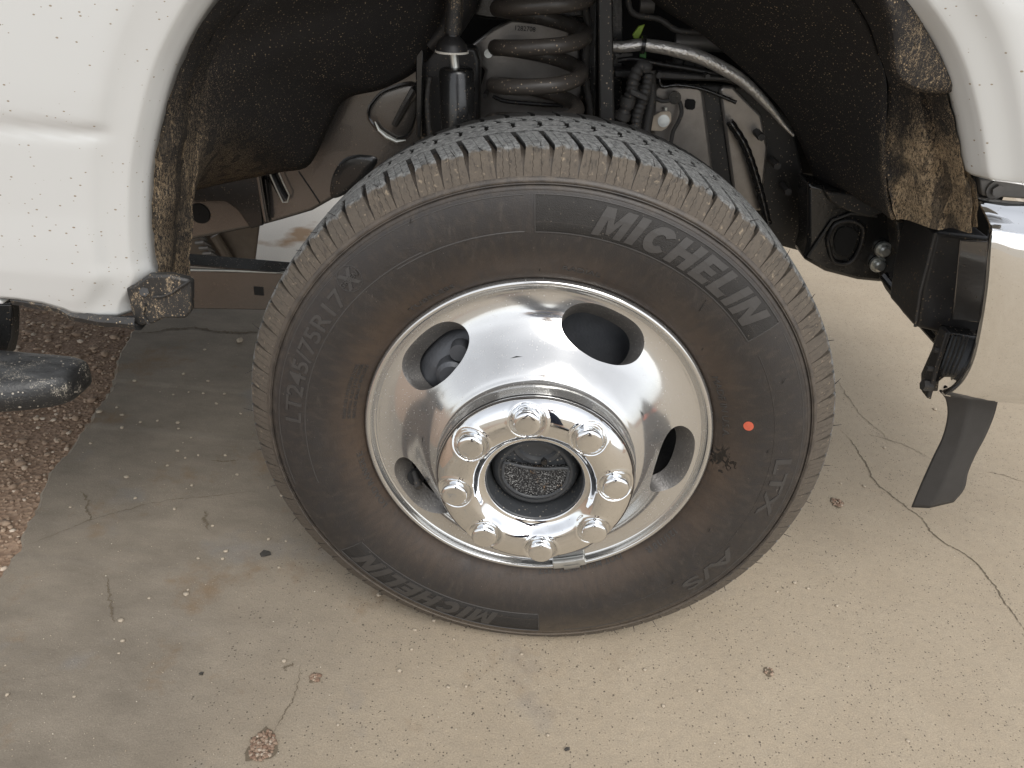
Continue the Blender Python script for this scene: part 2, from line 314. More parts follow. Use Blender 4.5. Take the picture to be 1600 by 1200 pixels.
def lathe(prof, n=128, c=AX, t0=0, t1=2*pi):
    """prof: (r, Y) around an axle along Y"""
    rows = []
    full = abs(t1-t0-2*pi) < 1e-6
    for r, y in prof:
        rows.append([(c.x+r*cos(t0+(t1-t0)*k/(n if full else n-1)), y, c.z+r*sin(t0+(t1-t0)*k/(n if full else n-1))) for k in range(n)])
    return grid(rows, closed_u=full)
def spline(pts, per=6):
    """Catmull-Rom through points of any dimension"""
    p = [np.array(q, float) for q in pts]; out = []
    for i in range(len(p)-1):
        a, b, c, d = p[max(i-1, 0)], p[i], p[i+1], p[min(i+2, len(p)-1)]
        for k in range(per):
            t = k/per; out.append(.5*((2*b)+(-a+c)*t+(2*a-5*b+4*c-d)*t*t+(-a+3*b-3*c+d)*t**3))
    out.append(p[-1]); return out
def resample(pts, n):
    p = np.array([np.array(q, float) for q in pts]); s = np.r_[0, np.cumsum(np.linalg.norm(np.diff(p, axis=0), axis=1))]
    t = np.linspace(0, s[-1], n); return [np.array([np.interp(u, s, p[:, k]) for k in range(p.shape[1])]) for u in t]
def tube(path, r, n=12, caps=True):
    """tube along 3-D points; r number or list"""
    pts = [Vector(p) for p in path]; L = len(pts); rr = r if hasattr(r, '__len__') else [r]*L
    rows = []; nv = None
    for i, p in enumerate(pts):
        t = (pts[min(i+1, L-1)]-pts[max(i-1, 0)]).normalized()
        if nv is None: nv = t.orthogonal().normalized()
        nv = (nv-t*nv.dot(t)).normalized(); bn = t.cross(nv)
        rows.append([tuple(p+(nv*cos(2*pi*k/n)+bn*sin(2*pi*k/n))*rr[i]) for k in range(n)])
    V, F = grid(rows, closed_u=True)
    if caps: F += [tuple(range(n))[::-1], tuple(range(len(V)-n, len(V)))]
    return V, F
def prism(outline, depth):
    """extrude a closed 3-D outline by vector depth"""
    n = len(outline); d = Vector(depth); V = [tuple(p) for p in outline]+[tuple(Vector(p)+d) for p in outline]
    return V, [tuple(range(n)), tuple(range(2*n-1, n-1, -1))]+[(i, i+n, (i+1) % n+n, (i+1) % n) for i in range(n)]
def pxpoly(pts, Y, th):
    """plate whose outline was measured at depth Y, th metres thick going inboard"""
    return prism([at(x, y, Y) for x, y in pts], (0, th, 0))
def box(c, s, rot=None):
    V = [Vector((sx*s[0]/2, sy*s[1]/2, sz*s[2]/2)) for sx in (-1, 1) for sy in (-1, 1) for sz in (-1, 1)]
    if rot is not None: V = [rot @ v for v in V]
    return [tuple(v+Vector(c)) for v in V], [(0, 1, 3, 2), (4, 6, 7, 5), (0, 4, 5, 1), (2, 3, 7, 6), (0, 2, 6, 4), (1, 5, 7, 3)]
def cyl(p0, p1, r, n=24, prof=None):
    """cylinder or turned shape; prof: list of (t 0..1, radius)"""
    p0, p1 = Vector(p0), Vector(p1); d = p1-p0; t = d.normalized(); a = t.orthogonal().normalized(); b = t.cross(a)
    rows = [[tuple(p0+d*u+(a*cos(2*pi*k/n)+b*sin(2*pi*k/n))*q) for k in range(n)] for u, q in (prof or [(0, r), (1, r)])]
    V, F = grid(rows, closed_u=True); return V, F+[tuple(range(n))[::-1], tuple(range(len(V)-n, len(V)))]
def icos(sub=1):
    bm = bmesh.new(); bmesh.ops.create_icosphere(bm, subdivisions=sub, radius=1)
    V = np.array([v.co[:] for v in bm.verts]); F = np.array([[v.index for v in f.verts] for f in bm.faces]); bm.free(); return V, F
IV, IF = icos(1)
def stones(pos, size, flat=.65):
    """many small irregular stones as one (V, F)"""
    n = len(pos); k = len(IV); base = IV[None]*(1+RNG.uniform(-.22, .22, (n, k, 1)))
    s = size[:, None]*np.stack([RNG.uniform(.8, 1.25, n), RNG.uniform(.8, 1.25, n), RNG.uniform(.45, .9, n)*flat*1.3], 1)
    a = RNG.uniform(0, 2*pi, n); base = base*s[:, None, :]
    x = base[..., 0]*np.cos(a)[:, None]-base[..., 1]*np.sin(a)[:, None]; y = base[..., 0]*np.sin(a)[:, None]+base[..., 1]*np.cos(a)[:, None]
    V = np.stack([x, y, base[..., 2]], -1)+np.array(pos)[:, None, :]
    F = (IF[None]+(np.arange(n)*k)[:, None, None]).reshape(-1, 3)
    return V.reshape(-1, 3), F
def npmesh(name, V, F, mat, parent=None):
    me = bpy.data.meshes.new(name); me.vertices.add(len(V)); me.vertices.foreach_set('co', V.astype(np.float32).ravel())
    me.loops.add(F.size); me.loops.foreach_set('vertex_index', F.astype(np.int32).ravel())
    me.polygons.add(len(F)); me.polygons.foreach_set('loop_start', np.arange(0, F.size, F.shape[1], dtype=np.int32))
    me.update(calc_edges=True); me.validate(); return link(name, me, mat, parent)

# ================================================================ GROUND
edge_px = [(300, 395), (262, 445), (240, 478), (214, 509), (204, 529), (183, 579), (173, 608), (146, 637), (133, 662), (121, 683), (112, 708), (90, 733), (69, 783), (40, 829), (21, 867), (4, 896), (-30, 950), (-75, 1030), (-130, 1130), (-200, 1260)]
edge = [atz(x, y, 0) for x, y in edge_px]
d0 = (edge[3]-edge[8]).normalized(); edge = [edge[3]+d0*t for t in (4.0, 2.5, 1.2, .5, .2)]+edge[3:]
e1 = (edge[-1]-edge[-6]).normalized(); edge += [edge[-1]+e1*t for t in (.5, 1.5, 4)]
ed = resample([(v.x, v.y) for v in edge], 900)
rs = np.random.default_rng(3); jit = np.cumsum(rs.normal(0, .0022, 900)); jit -= np.convolve(jit, np.ones(60)/60, 'same'); jit += rs.normal(0, .0012, 900)
top = [(p[0]+j, p[1], 0.0) for p, j in zip(ed, jit)]
chip = [(p[0]-.004-abs(rs.normal(0, .003)), p[1], -.005) for p in top]; low = [(p[0]-.004, p[1], -.06) for p in chip]
slab_rows = [low, chip, top]+[[(x, p[1], 0.0) for p in top] for x in (-.2, 2.0, 7.0)]
V, F = grid(slab_rows)
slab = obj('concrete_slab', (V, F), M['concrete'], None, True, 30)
tag(slab, 'worn tan and grey concrete slab, pitted and cracked, under the wheel', kind='structure')
gnd = obj('gravel_ground', grid([[(x, y, -.022) for x in (-60, -3, -1, 3, 60)] for y in (-60, -4, 1, 6, 60)]), M['ground'], None, False)
tag(gnd, 'reddish brown gravelly earth beside the slab', kind='structure')
# gravel, too many to count
n = 15500; gx = RNG.uniform(-2.0, -.55, n); gy = RNG.uniform(-.45, 1.35, n)
exs = np.interp(gy, [p[1] for p in top[::-1]], [p[0] for p in top[::-1]])
keep = gx < exs+RNG.normal(0, .006, n)-.006; gx, gy = gx[keep], gy[keep]
sz = np.clip(RNG.lognormal(-5.75, .45, len(gx)), .0014, .011)
V, F = stones(np.stack([gx, gy, -.022+sz*.25], 1), sz)
go = npmesh('gravel', V, F, M['gravel']); tag(go, 'loose reddish gravel stones left of the slab edge', 'gravel', kind='stuff')
# grains of sand scattered over the slab
n = 800; px = RNG.uniform(0, 1600, n); py = RNG.uniform(500, 1200, n)
pp = np.array([atz(a, b, 0)[:] for a, b in zip(px, py)]); exs = np.interp(pp[:, 1], [p[1] for p in top[::-1]], [p[0] for p in top[::-1]])
pp = pp[pp[:, 0] > exs+.01]; s = RNG.uniform(.0005, .0013, len(pp)); pp[:, 2] = s*.3
V, F = stones(pp, s); go = npmesh('grit', V, F, M['pebble']); tag(go, 'fine pale grit scattered over the concrete', 'grit', kind='stuff')

# single pebbles one can tell apart
def pebble_mesh():
    V, F = stones(np.zeros((1, 3)), np.ones(1)); me = bpy.data.meshes.new('pebble'); me.from_pydata([tuple(v) for v in V], [], [tuple(int(i) for i in f) for f in F]); me.materials.append(M['pebble']); me.shade_smooth(); return me
PM = [pebble_mesh() for _ in range(6)]
peb = [(156, 644, 7), (183, 637, 4), (191, 649, 5), (191, 669, 6), (287, 585, 5), (210, 596, 5), (375, 533, 9), (320, 547, 4), (271, 617, 3), (295, 613, 3), (318, 615, 4), (351, 616, 4), (338, 631, 4), (325, 596, 4), (278, 661, 5), (279, 670, 4), (246, 658, 4), (376, 647, 4), (220, 660, 4), (142, 693, 4), (278, 705, 5), (290, 716, 4), (300, 759, 5), (310, 712, 4), (352, 712, 4), (262, 728, 4), (198, 746, 6), (110, 793, 4), (273, 796, 5), (212, 779, 5), (371, 742, 4), (299, 684, 3), (291, 929, 7), (294, 922, 4), (353, 862, 6), (348, 874, 5), (310, 873, 4), (436, 887, 4), (189, 970, 7), (192, 1002, 6), (186, 1021, 4), (12, 1086, 6), (116, 1089, 4), (444, 1033, 6), (592, 930, 6), (643, 1015, 5), (678, 970, 6), (709, 999, 4), (648, 985, 5), (624, 1048, 6), (700, 1074, 5), (728, 1073, 5), (528, 1133, 5), (815, 1023, 5), (968, 1046, 4), (1007, 1047, 5), (1241, 911, 5), (1262, 920, 5), (1307, 947, 5), (1036, 1104, 6), (1092, 1080, 5), (856, 1149, 5), (1418, 1158, 5), (1214, 925, 4), (1287, 640, 4), (1293, 665, 4), (1460, 640, 5), (1382, 700, 4), (1350, 760, 4), (1313, 756, 4), (447, 846, 4), (420, 843, 5), (332, 822, 4), (233, 935, 4), (440, 775, 4)]
for i, (x, y, s) in enumerate(peb):
    p = atz(x, y, 0); dist = (p-CAM).dot(CF); r = s*1.25*.5*dist/FPX
    o = bpy.data.objects.new('pebble' if i == 0 else 'pebble.%03d' % i, PM[i % 6]); COL.objects.link(o)
    o.location = (p.x, p.y, r*.42); o.scale = (r, r, r*.9); o.rotation_euler = (0, 0, RNG.uniform(0, 6.28))
    if y < 820 and x < 500: tag(o, 'small pale pebble on the grey stained concrete left of the tyre', 'pebble', 'pale pebbles left of the tyre')
    elif x < 1150 and not (x > 1150 and y < 820): tag(o, 'small pale pebble on the concrete in front of and below the tyre', 'pebble', 'pale pebbles below the tyre')
    else: tag(o, 'small pale pebble on the tan concrete right of the tyre', 'pebble', 'pale pebbles right of the tyre')
def ribbon(name, pts, w, parent, z=.0012, jag=1.0):
    c = resample([tuple(atz(x, y, 0)[:2]) for x, y in pts], max(12, int(len(pts)*14)))
    rr = np.random.default_rng(len(pts)*17+int(pts[0][0])); L, R = [], []
    off = np.cumsum(rr.normal(0, .0011, len(c)))*jag; off -= np.linspace(0, off[-1], len(c))
    for i, p in enumerate(c):
        t = c[min(i+1, len(c)-1)]-c[max(i-1, 0)]; t /= np.linalg.norm(t); nn = np.array([-t[1], t[0]])
        env = min(1, 4*min(i, len(c)-1-i)/len(c)+.12); a, b = [w*env*abs(rr.normal(.55, .4)) for _ in (0, 1)]
        q = p+nn*off[i]; L.append((*(q+nn*a), z)); R.append((*(q-nn*b), z))
    return obj(name, grid([L, R]), M['crack'], parent, False)
ribbon('crack', [(1310, 668), (1330, 690), (1345, 712), (1365, 745), (1400, 780), (1430, 805), (1450, 830), (1480, 855), (1502, 867), (1530, 890), (1560, 925), (1585, 955), (1625, 1010)], .0022, slab)
ribbon('crack', [(1305, 590), (1325, 620), (1345, 643), (1380, 675), (1386, 695)], .0011, slab)
ribbon('crack', [(1350, 678), (1390, 688), (1425, 702), (1455, 718)], .0013, slab)
ribbon('crack', [(1540, 738), (1570, 745), (1610, 757)], .0012, slab)
ribbon('crack', [(30, 856), (90, 838), (140, 816), (175, 806), (235, 790), (290, 780), (400, 769)], .0009, slab)
ribbon('crack', [(126, 768), (131, 785), (136, 803), (142, 816)], .0024, slab)
ribbon('crack', [(318, 798), (321, 812), (325, 828)], .0035, slab)
ribbon('crack', [(166, 903), (170, 925), (175, 950), (180, 975)], .002, slab)
ribbon('crack', [(425, 1147), (436, 1120), (445, 1098), (455, 1070), (470, 1040)], .001, slab)
ribbon('crack', [(446, 1050), (452, 1043), (457, 1036)], .0035, slab)
ribbon('joint', [(205, 521), (240, 521), (265, 517), (300, 514), (330, 518), (400, 520), (470, 520)], .006, slab)
ribbon('crack', [(330, 720), (350, 722), (375, 719)], .003, slab, jag=.3)
def pit(px, py, w, cnt, label):
    c = atz(px, py, 0); rr = np.random.default_rng(int(px)); k = 28
    rad = [w*(1+.22*sin(3*a+px)+rr.normal(0, .06)) for a in np.linspace(0, 2*pi, k, endpoint=False)]
    ring = lambda s, z: [(c.x+rad[i]*s*cos(2*pi*i/k), c.y+rad[i]*s*1.25*sin(2*pi*i/k), z) for i in range(k)]
    o = obj('spalled_patch', grid([ring(1, .0013), ring(.8, .0016), ring(.4, .0018), ring(.01, .0018)], closed_u=True), M['crack'], slab, False)
    P_ = []
    for _ in range(cnt):
        a, q = rr.uniform(0, 6.28), math.sqrt(rr.uniform(0, .85))*w; P_.append((c.x+q*cos(a), c.y+q*1.25*sin(a), .0022))
    V, F = stones(np.array(P_), rr.uniform(.0015, .0035, cnt)); V -= 0
    s_ = npmesh('exposed_aggregate', V-np.array(wl(o)), F, M['pit'], o); s_['kind'] = 'stuff'
    return o
pit(411, 1166, .019, 190, ''); pit(492, 1060, .007, 30, ''); pit(1308, 786, .012, 60, ''); pit(1201, 1051, .007, 9, '')
for (x, y, s) in ((415, 867, 9), (886, 1172, 3), (315, 1054, 3)):
    p = atz(x, y, 0); k = 9; r_ = [s*.75/900*(1+RNG.normal(0, .25)) for _ in range(k)]
    o = obj('dried_leaf', prism([(p.x+r_[i]*1.3*cos(2*pi*i/k), p.y+r_[i]*sin(2*pi*i/k), .001+.002*(i % 2)) for i in range(k)], (0, 0, .001)), M['fleck'], None, False)
    tag(o, {415: 'dark curled leaf scrap on the concrete left of the tyre', 886: 'dark brown scrap on the concrete at the lower edge', 315: 'tiny dark scrap on the stained concrete at lower left'}[x], 'leaf scrap')

# ================================================================ TRUCK
truck = bpy.data.objects.new('pickup_truck', None); COL.objects.link(truck); truck.location = (-1.2, .95, 0)
tag(truck, 'white dually pickup truck, mud-splashed, its chromed front wheel filling the view', 'pickup truck')

# ---- tyre ------------------------------------------------------
SIDE = [(.2350, .014), (.2375, .0065), (.240, .0015), (.2445, -.0045), (.252, -.0105), (.262, -.0165), (.275, -.022), (.29, -.0258), (.305, -.0275), (.32, -.0275), (.335, -.0254), (.347, -.0222), (.3545, -.0192),
        (.3575, -.0178), (.3583, -.0150), (.3593, -.0150), (.3600, -.0176), (.3640, -.0158), (.3668, -.0142), (.3675, -.0115), (.371, -.0085), (.378, -.003), (.384, .003), (.3885, .010), (.3905, .022), (.3918, .05), (.3925, .096)]
full = SIDE+[(r, .192-y) for r, y in SIDE[-2::-1]]
def ground(V, z0=.0015): return [(v[0], v[1], max(v[2], z0)) for v in V]
V, F = lathe(full, 220); F = [f[::-1] for f in F]
tyre = bpy.data.objects.new('_', None)
me = bpy.data.meshes.new('tyre')
tyre = obj('tyre', (ground(V), F), M['side'], truck, True, 50)
for v in tyre.data.vertices: pass
# put the tyre's own origin on the axle
tyre.data.transform(Matrix.Translation(wl(truck)-AX)); tyre.location = AX-wl(truck)
OUTP = [(r, y) for r, y in SIDE if r >= .24 and r <= .358]
def ysw(r): return P(r, OUTP)

BLK = [(.3672, -.0128), (.3705, -.0112), (.374, -.0093), (.3775, -.0073), (.381, -.0052), (.3845, -.0030), (.388, -.0006), (.3912, .0020), (.3938, .0046), (.3956, .0072), (.3968, .0105), (.3976, .018), (.3985, .032), (.3992, .047), (.3995, .062)]
NB = 76; PITCHB = 2*pi/NB
def shoulder_block(lam, sc=1.0):
    """lam lamellae split by zigzag sipes; the side flank then the crown"""
    V, F = [], []; n = len(BLK); w = PITCHB*.5*sc
    slant = lambda y: -radians(1.9)*max(0, (y-.008))/.05
    def u_edge(k, i, which):
        r, y = BLK[i]; gap = P(r, [(.367, .002), (.378, .0050), (.388, .0120), (.3965, .0175), (.40, .018)])/1.0
        if y > .012: gap = .0175
        half = w-gap*.5
        u = -half+2*half*k/lam
        if 0 < k < lam:
            u += (.0015 if i % 2 else -.0015)*(1 if i < 10 else .3)+which*.0006
        return u+slant(y)
    for l in range(lam):
        a0 = len(V); prof = list(range(n))
        if l == 0: pass
        for i in prof:
            r, y = BLK[i]
            nr, ny = (.6, -.8) if i < 8 else ((.9, -.4) if i < 11 else (1, 0))
            for u in (u_edge(l, i, +1), u_edge(l+1, i, -1)):
                for dep in (0, .0095 if i > 4 else .004):
                    rr, yy = r-nr*dep, y-ny*dep; t = pi/2-u
                    V.append((rr*cos(t), yy, rr*sin(t)))
        for i in range(n-1):
            b = a0+i*4; c = b+4
            F += [(b, b+2, c+2, c), (b+1, b, c, c+1), (b+2, b+3, c+3, c+2)]
        F += [(a0, a0+1, a0+3, a0+2), (a0+(n-1)*4, a0+(n-1)*4+2, a0+(n-1)*4+3, a0+(n-1)*4+1)]
    return V, F
def row_block(y0, y1, r0, r1, bend, shift, fill=.82):
    V, F = [], []; K = 3; w = PITCHB*.5
    for j in range(K+1):
        y = y0+(y1-y0)*j/K; r = r0+(r1-r0)*j/K; s = bend*(j/K-.5)+shift+.010*sin(j/K*pi)
        for sg in (-1, 1):
            for dep in (0, .009): t = pi/2-(sg*w*fill+s); V.append(((r-dep)*cos(t), y, (r-dep)*sin(t)))
    for j in range(K):
        b = j*4; c = b+4; F += [(b, b+2, c+2, c), (b+1, b, c, c+1), (b+2, b+3, c+3, c+2)]
    e = K*4; F += [(0, 1, 3, 2), (e, e+2, e+3, e+1)]; return V, F
def ring_of(name, vf_list, count, start=0.0, mat=M['tread']):
    meshes = []
    for vf in vf_list:
        me = bpy.data.meshes.new(name); me.from_pydata(vf[0], [], vf[1]); me.materials.append(mat); me.update(); meshes.append(me)
    for k in range(count):
        ang = start+2*pi*k/count; me = meshes[(k*7 % 5) % len(meshes)]
        low_ = abs((ang % (2*pi))-pi) < radians(24)
        if low_:                                 # blocks pressed flat against the ground
            me2 = me.copy(); R_ = Matrix.Rotation(ang, 4, 'Y')
            inv = R_.inverted()
            for v in me2.vertices:
                p = R_ @ v.co; p.z = max(p.z, .0008-AX.z); v.co = inv @ p
            me = me2
        o = bpy.data.objects.new(name if k == 0 else name+'.%03d' % k, me); COL.objects.link(o)
        o.parent = tyre; o.rotation_euler = (0, ang, 0)
ring_of('shoulder_block', [shoulder_block(3), shoulder_block(2), shoulder_block(3), shoulder_block(4)], NB)
ring_of('tread_block', [row_block(.0695, .0925, .3996, .3998, .055, .01)], NB, .01)
ring_of('tread_block', [row_block(.0995, .121, .3998, .3997, -.02, .0)], NB, .03)
ring_of('tread_block', [row_block(.128, .149, .3997, .3990, -.05, .0)], NB, .05)
# inner shoulder, out of reach behind: one piece
V, F = row_block(.154, .196, .3985, .3955, -.03, 0); Vs, Fs = [], []
for k in range(NB):
    R_ = Matrix.Rotation(2*pi*k/NB, 3, 'Y'); b = len(Vs); Vs += [R_ @ Vector(v)+AX for v in V]; Fs += [tuple(i+b for i in f) for f in F]
o = obj('inner_shoulder', (ground(Vs, .001), Fs), M['tread'], tyre, False); o['kind'] = 'stuff'

# rubber hairs
hv, hf = cyl((0, 0, 0), (0, -.001, .0085), .0006, 5, [(0, .0006), (1, .00025)]); hme = bpy.data.meshes.new('rubber_hair'); hme.from_pydata(hv, [], hf); hme.materials.append(M['groove'])
def hair(i, r, y, t, L=1.0, lean=0):
    o = bpy.data.objects.new('rubber_hair' if i == 0 else 'rubber_hair.%03d' % i, hme); COL.objects.link(o); o.parent = tyre
    o.location = (r*cos(t), y, r*sin(t)); o.rotation_euler = (random.uniform(-.3, .3), pi/2-t+lean, 0); o.scale = (1, 1, L)
hi = 0
for k in range(NB):
    if k % 2 or random.random() < .12:
        t = pi/2-2*pi*(k+.1)/NB
        if AX.z+.4*sin(t) < .012: continue
        hair(hi, .3955, .0065, t, random.uniform(.7, 1.5), random.uniform(-.7, .7)); hi += 1
for (x, y, L, ln) in ((877, 560, 2.6, 3.1), (893, 592, 1.2, 3.0), (1108, 832, 1, .2), (1099, 555, 1.8, 2.9), (1093, 486, 2.0, 2.9), (1222, 598, 1.1, 1.9), (560, 430, 1.3, -1.8), (1198, 706, 1.0, 2.8), (842, 430, 1, 3.1), (640, 350, 1, 2), (1050, 910, 1, 1.0)):
    p = at(x, y, -.026)-AX; r = hypot(p.x, p.z); t = atan2(p.z, p.x)
    o_y = ysw(min(max(r, .241), .357))-.0012
    hair(hi, r, o_y, t, L, 0); COL.objects[-1].rotation_euler = (.05, ln*.1+(pi if ln > 2.5 else 0)*0+pi/2-pi/2, 0); hi += 1

# ---- raised marks on the sidewall -----------------------------
def sw_point(r, t, h):                           # h above the sidewall
    r_ = min(max(r, .2405), .3575); s = (ysw(r_+.002)-ysw(r_-.002))/.004; nn = math.sqrt(1+s*s)
    return (AX.x+(r+s*h/nn)*cos(t), ysw(r_)-h/nn, AX.z+(r+s*h/nn)*sin(t))
def text_bm(txt, size, bold=0, shear=0, spacing=1.0):
    cu = bpy.data.curves.new('t', 'FONT'); cu.body = txt; cu.size = size; cu.offset = bold; cu.shear = shear; cu.extrude = .5; cu.space_character = spacing; cu.resolution_u = 3
    ob = bpy.data.objects.new('t', cu); COL.objects.link(ob); dg = bpy.context.evaluated_depsgraph_get(); dg.update()
    me = bpy.data.meshes.new_from_object(ob.evaluated_get(dg)); bpy.data.objects.remove(ob); bpy.data.curves.remove(cu)
    bm = bmesh.new(); bm.from_mesh(me); bpy.data.meshes.remove(me); return bm
def emboss(name, txt, t_start, r0, hgt, bold=0, shear=0, width=None, h=.0009, mat=None, spacing=1.0):
    """text running clockwise, its feet towards the axle; t_start in degrees; width as an angle in degrees"""
    bm = text_bm(txt, 1.0, bold, shear, spacing)
    xs = [v.co.x for v in bm.verts]; ys = [v.co.y for v in bm.verts]; x0, x1, y0, y1 = min(xs), max(xs), min(ys), max(ys)
    for k in range(1, 5):
        bmesh.ops.bisect_plane(bm, geom=bm.verts[:]+bm.edges[:]+bm.faces[:], plane_co=(0, y0+(y1-y0)*k/5, 0), plane_no=(0, 1, 0))
    sy = hgt/(y1-y0); rm = r0+hgt/2; tot = radians(width) if width else (x1-x0)*sy*.82/rm
    for v in bm.verts:
        t = radians(t_start)-(v.co.x-x0)/(x1-x0)*tot; r = r0+(v.co.y-y0)*sy
        v.co = sw_point(r, t, h if v.co.z > 0 else -.0006)
    return obj(name, bm, mat or M['letter'], tyre, False)
GL = {'M': (.95, [(0, 0), (0, 1), (.30, 1), (.475, .48), (.65, 1), (.95, 1), (.95, 0), (.70, 0), (.70, .58), (.53, .10), (.42, .10), (.25, .58), (.25, 0)]),
    'I': (.28, [(0, 0), (0, 1), (.28, 1), (.28, 0)]), 'H': (.82, [(0, 0), (0, 1), (.28, 1), (.28, .63), (.54, .63), (.54, 1), (.82, 1), (.82, 0), (.54, 0), (.54, .37), (.28, .37), (.28, 0)]),
    'E': (.66, [(0, 0), (0, 1), (.66, 1), (.66, .77), (.27, .77), (.27, .61), (.60, .61), (.60, .40), (.27, .40), (.27, .23), (.66, .23), (.66, 0)]),
    'L': (.60, [(0, 0), (0, 1), (.28, 1), (.28, .25), (.60, .25), (.60, 0)]), 'N': (.84, [(0, 0), (0, 1), (.28, 1), (.57, .42), (.57, 1), (.84, 1), (.84, 0), (.56, 0), (.27, .58), (.27, 0)]),
    'C': (.84, [(.45+.43*cos(a), .5+.5*sin(a)) for a in np.linspace(.62, 2*pi-.62, 18)]+[(.45+.17*cos(a), .5+.22*sin(a)) for a in np.linspace(2*pi-.75, .75, 12)])}
def block_letters(word, t0, t1, r0, hgt, shear=.28, gap=.13, h=.0011):
    W = sum(GL[c][0] for c in word)+gap*(len(word)-1); x0 = 0; tot = radians(t0-t1)
    for c in word:
        w_, pts = GL[c]; bm = bmesh.new(); sh = lambda x, y: (x0+x+shear*(y-.5), y)
        vs = [bm.verts.new((*sh(x, y), 0)) for x, y in pts]; f = bm.faces.new(vs)
        ex = bmesh.ops.extrude_face_region(bm, geom=[f])
        for v in ex['geom']:
            if isinstance(v, bmesh.types.BMVert): v.co.z = 1
        bmesh.ops.triangulate(bm, faces=bm.faces[:])
        for k in range(1, 6): bmesh.ops.bisect_plane(bm, geom=bm.verts[:]+bm.edges[:]+bm.faces[:], plane_co=(0, k/6, 0), plane_no=(0, 1, 0))
        for v in bm.verts: v.co = sw_point(r0+v.co.y*hgt, radians(t0)-v.co.x/W*tot, h if v.co.z > .5 else -.0006)
        obj('raised_letter', bm, M['letter'], tyre, False); x0 += w_+gap
def arc_rib(name, r0, r1, ta, tb, h, mat, n=60, edge=.0007):
    A = [radians(ta+(tb-ta)*k/n) for k in range(n+1)]; rows = [[sw_point(r, a, hh) for a in A] for r, hh in ((r0-edge, -.0004), (r0, h), ((r0*2+r1)/3, h), ((r0+2*r1)/3, h), (r1, h), (r1+edge, -.0004))]
    return obj(name, grid(rows), mat, tyre, True, 60)
def frame_box(ta, tb, r0, r1, panel=True):
    if panel: arc_rib('lettering_panel', r0+.0008, r1-.0008, ta, tb, .0002, M['panel'])
    for r in (r0, r1): arc_rib('raised_border', r-.0004, r+.0004, ta, tb, .0009, M['letter'])
    for t in (ta, tb):
        dt = .0005/r0; rows = [[sw_point(r0+(r1-r0)*k/8, radians(t)+s, hh) for k in range(9)] for s, hh in ((-dt*2, -.0004), (-dt, .0009), (dt, .0009), (dt*2, -.0004))]
        obj('raised_border', grid(rows), M['letter'], tyre, True, 60)
frame_box(95.1, 38.5, .3075, .3495)
block_letters('MICHELIN', 82.5, 41.8, .3118, .0335)
frame_box(-84.6, -142, .3075, .3495)
block_letters('MICHELIN', -97, -138, .3118, .0335)
emboss('raised_lettering', 'LT245/75R17', 177.5, .3165, .0225, .012, 0, 37)
emboss('raised_lettering', 'X', 139, .3225, .022, .045, 0, 4.0); emboss('raised_lettering', 'GREEN', 139.6, .3305, .006, .02, 0, 5.0, .0014)
emboss('raised_lettering', 'LTX', 4, .317, .021, .02, 0, 17); emboss('raised_lettering', 'A/S', -25, .317, .021, .02, 0, 18)
emboss('raised_lettering', 'LOAD RANGE E', -147.5, .2455, .0065, .01, 0, 23)
emboss('raised_lettering', 'DOT M5U3 007X 1827', -53.5, .2385, .0062, .01, 0, 31)
emboss('raised_lettering', '121/118 R', -31.5, .2455, .0075, .01, 0, 13)
emboss('raised_lettering', 'MADE IN U.S.A.', 31, .2485, .0075, .0, 0, 22)
emboss('raised_lettering', 'TUBELESS', 133, .252, .0055, .0, 0, 15); emboss('raised_lettering', 'RADIAL', 88, .2585, .0065, .0, 0, 10)
for k, s in enumerate(('TREAD PLIES 2 POLYESTER 2 STEEL', 'SIDEWALL PLIES 2 POLYESTER', 'MAX LOAD SINGLE AT 80 PSI COLD')): emboss('raised_lettering', s, 176, .2605-.0058*k, .0038, .0, 0, 20, .0007)
# circle round the X emblem, long moulding arcs
cX = (.3335, radians(136.9)); k = 40
ringp = lambda q, h: [sw_point(cX[0]+q*sin(2*pi*i/k), cX[1]-q*cos(2*pi*i/k)/cX[0], h) for i in range(k)]
obj('raised_ring', grid([ringp(.0152, -.0003), ringp(.0156, .0008), ringp(.0162, .0008), ringp(.0166, -.0003)], closed_u=True), M['letter'], tyre, True, 60)
arc_rib('moulding_line', .3486, .3494, 112, 97.3, .0007, M['letter']); arc_rib('moulding_line', .3075, .3085, 127, 97.3, .0007, M['letter'])
arc_rib('moulding_line', .3115, .3123, 196, 120, .0007, M['letter']); arc_rib('moulding_line', .3484, .3490, 196, 111, .0006, M['letter'])
arc_rib('moulding_line', .3105, .3111, 34, -60, .0005, M['side']); arc_rib('moulding_line', .3478, .3484, 36, -78, .0006, M['letter']); arc_rib('moulding_line', .3540, .3548, 0, 360, .0006, M['side'], 200)
arc_rib('moulding_line', .3622, .3630, 0, 360, .0006, M['side'], 200)
# red balance dot
dp = (.2789, radians(14.2)); obj('paint_dot', ([sw_point(*dp, .0006)]+[sw_point(dp[0]+.0062*sin(2*pi*i/20), dp[1]+.0072*cos(2*pi*i/20)/dp[0], .0006) for i in range(20)], [(0, i+1, (i+1) % 20+1) for i in range(20)]), M['red'], tyre, False)

# ---- rim -------------------------------------------------------
RP = [(.1285, -.0600), (.1300, -.0602), (.1318, -.0590), (.1340, -.0570), (.1375, -.0545), (.142, -.0500), (.148, -.0428), (.156, -.0325), (.165, -.0215), (.175, -.0115), (.185, -.0035), (.195, .0018), (.205, .0046), (.213, .0056), (.2195, .0058)]
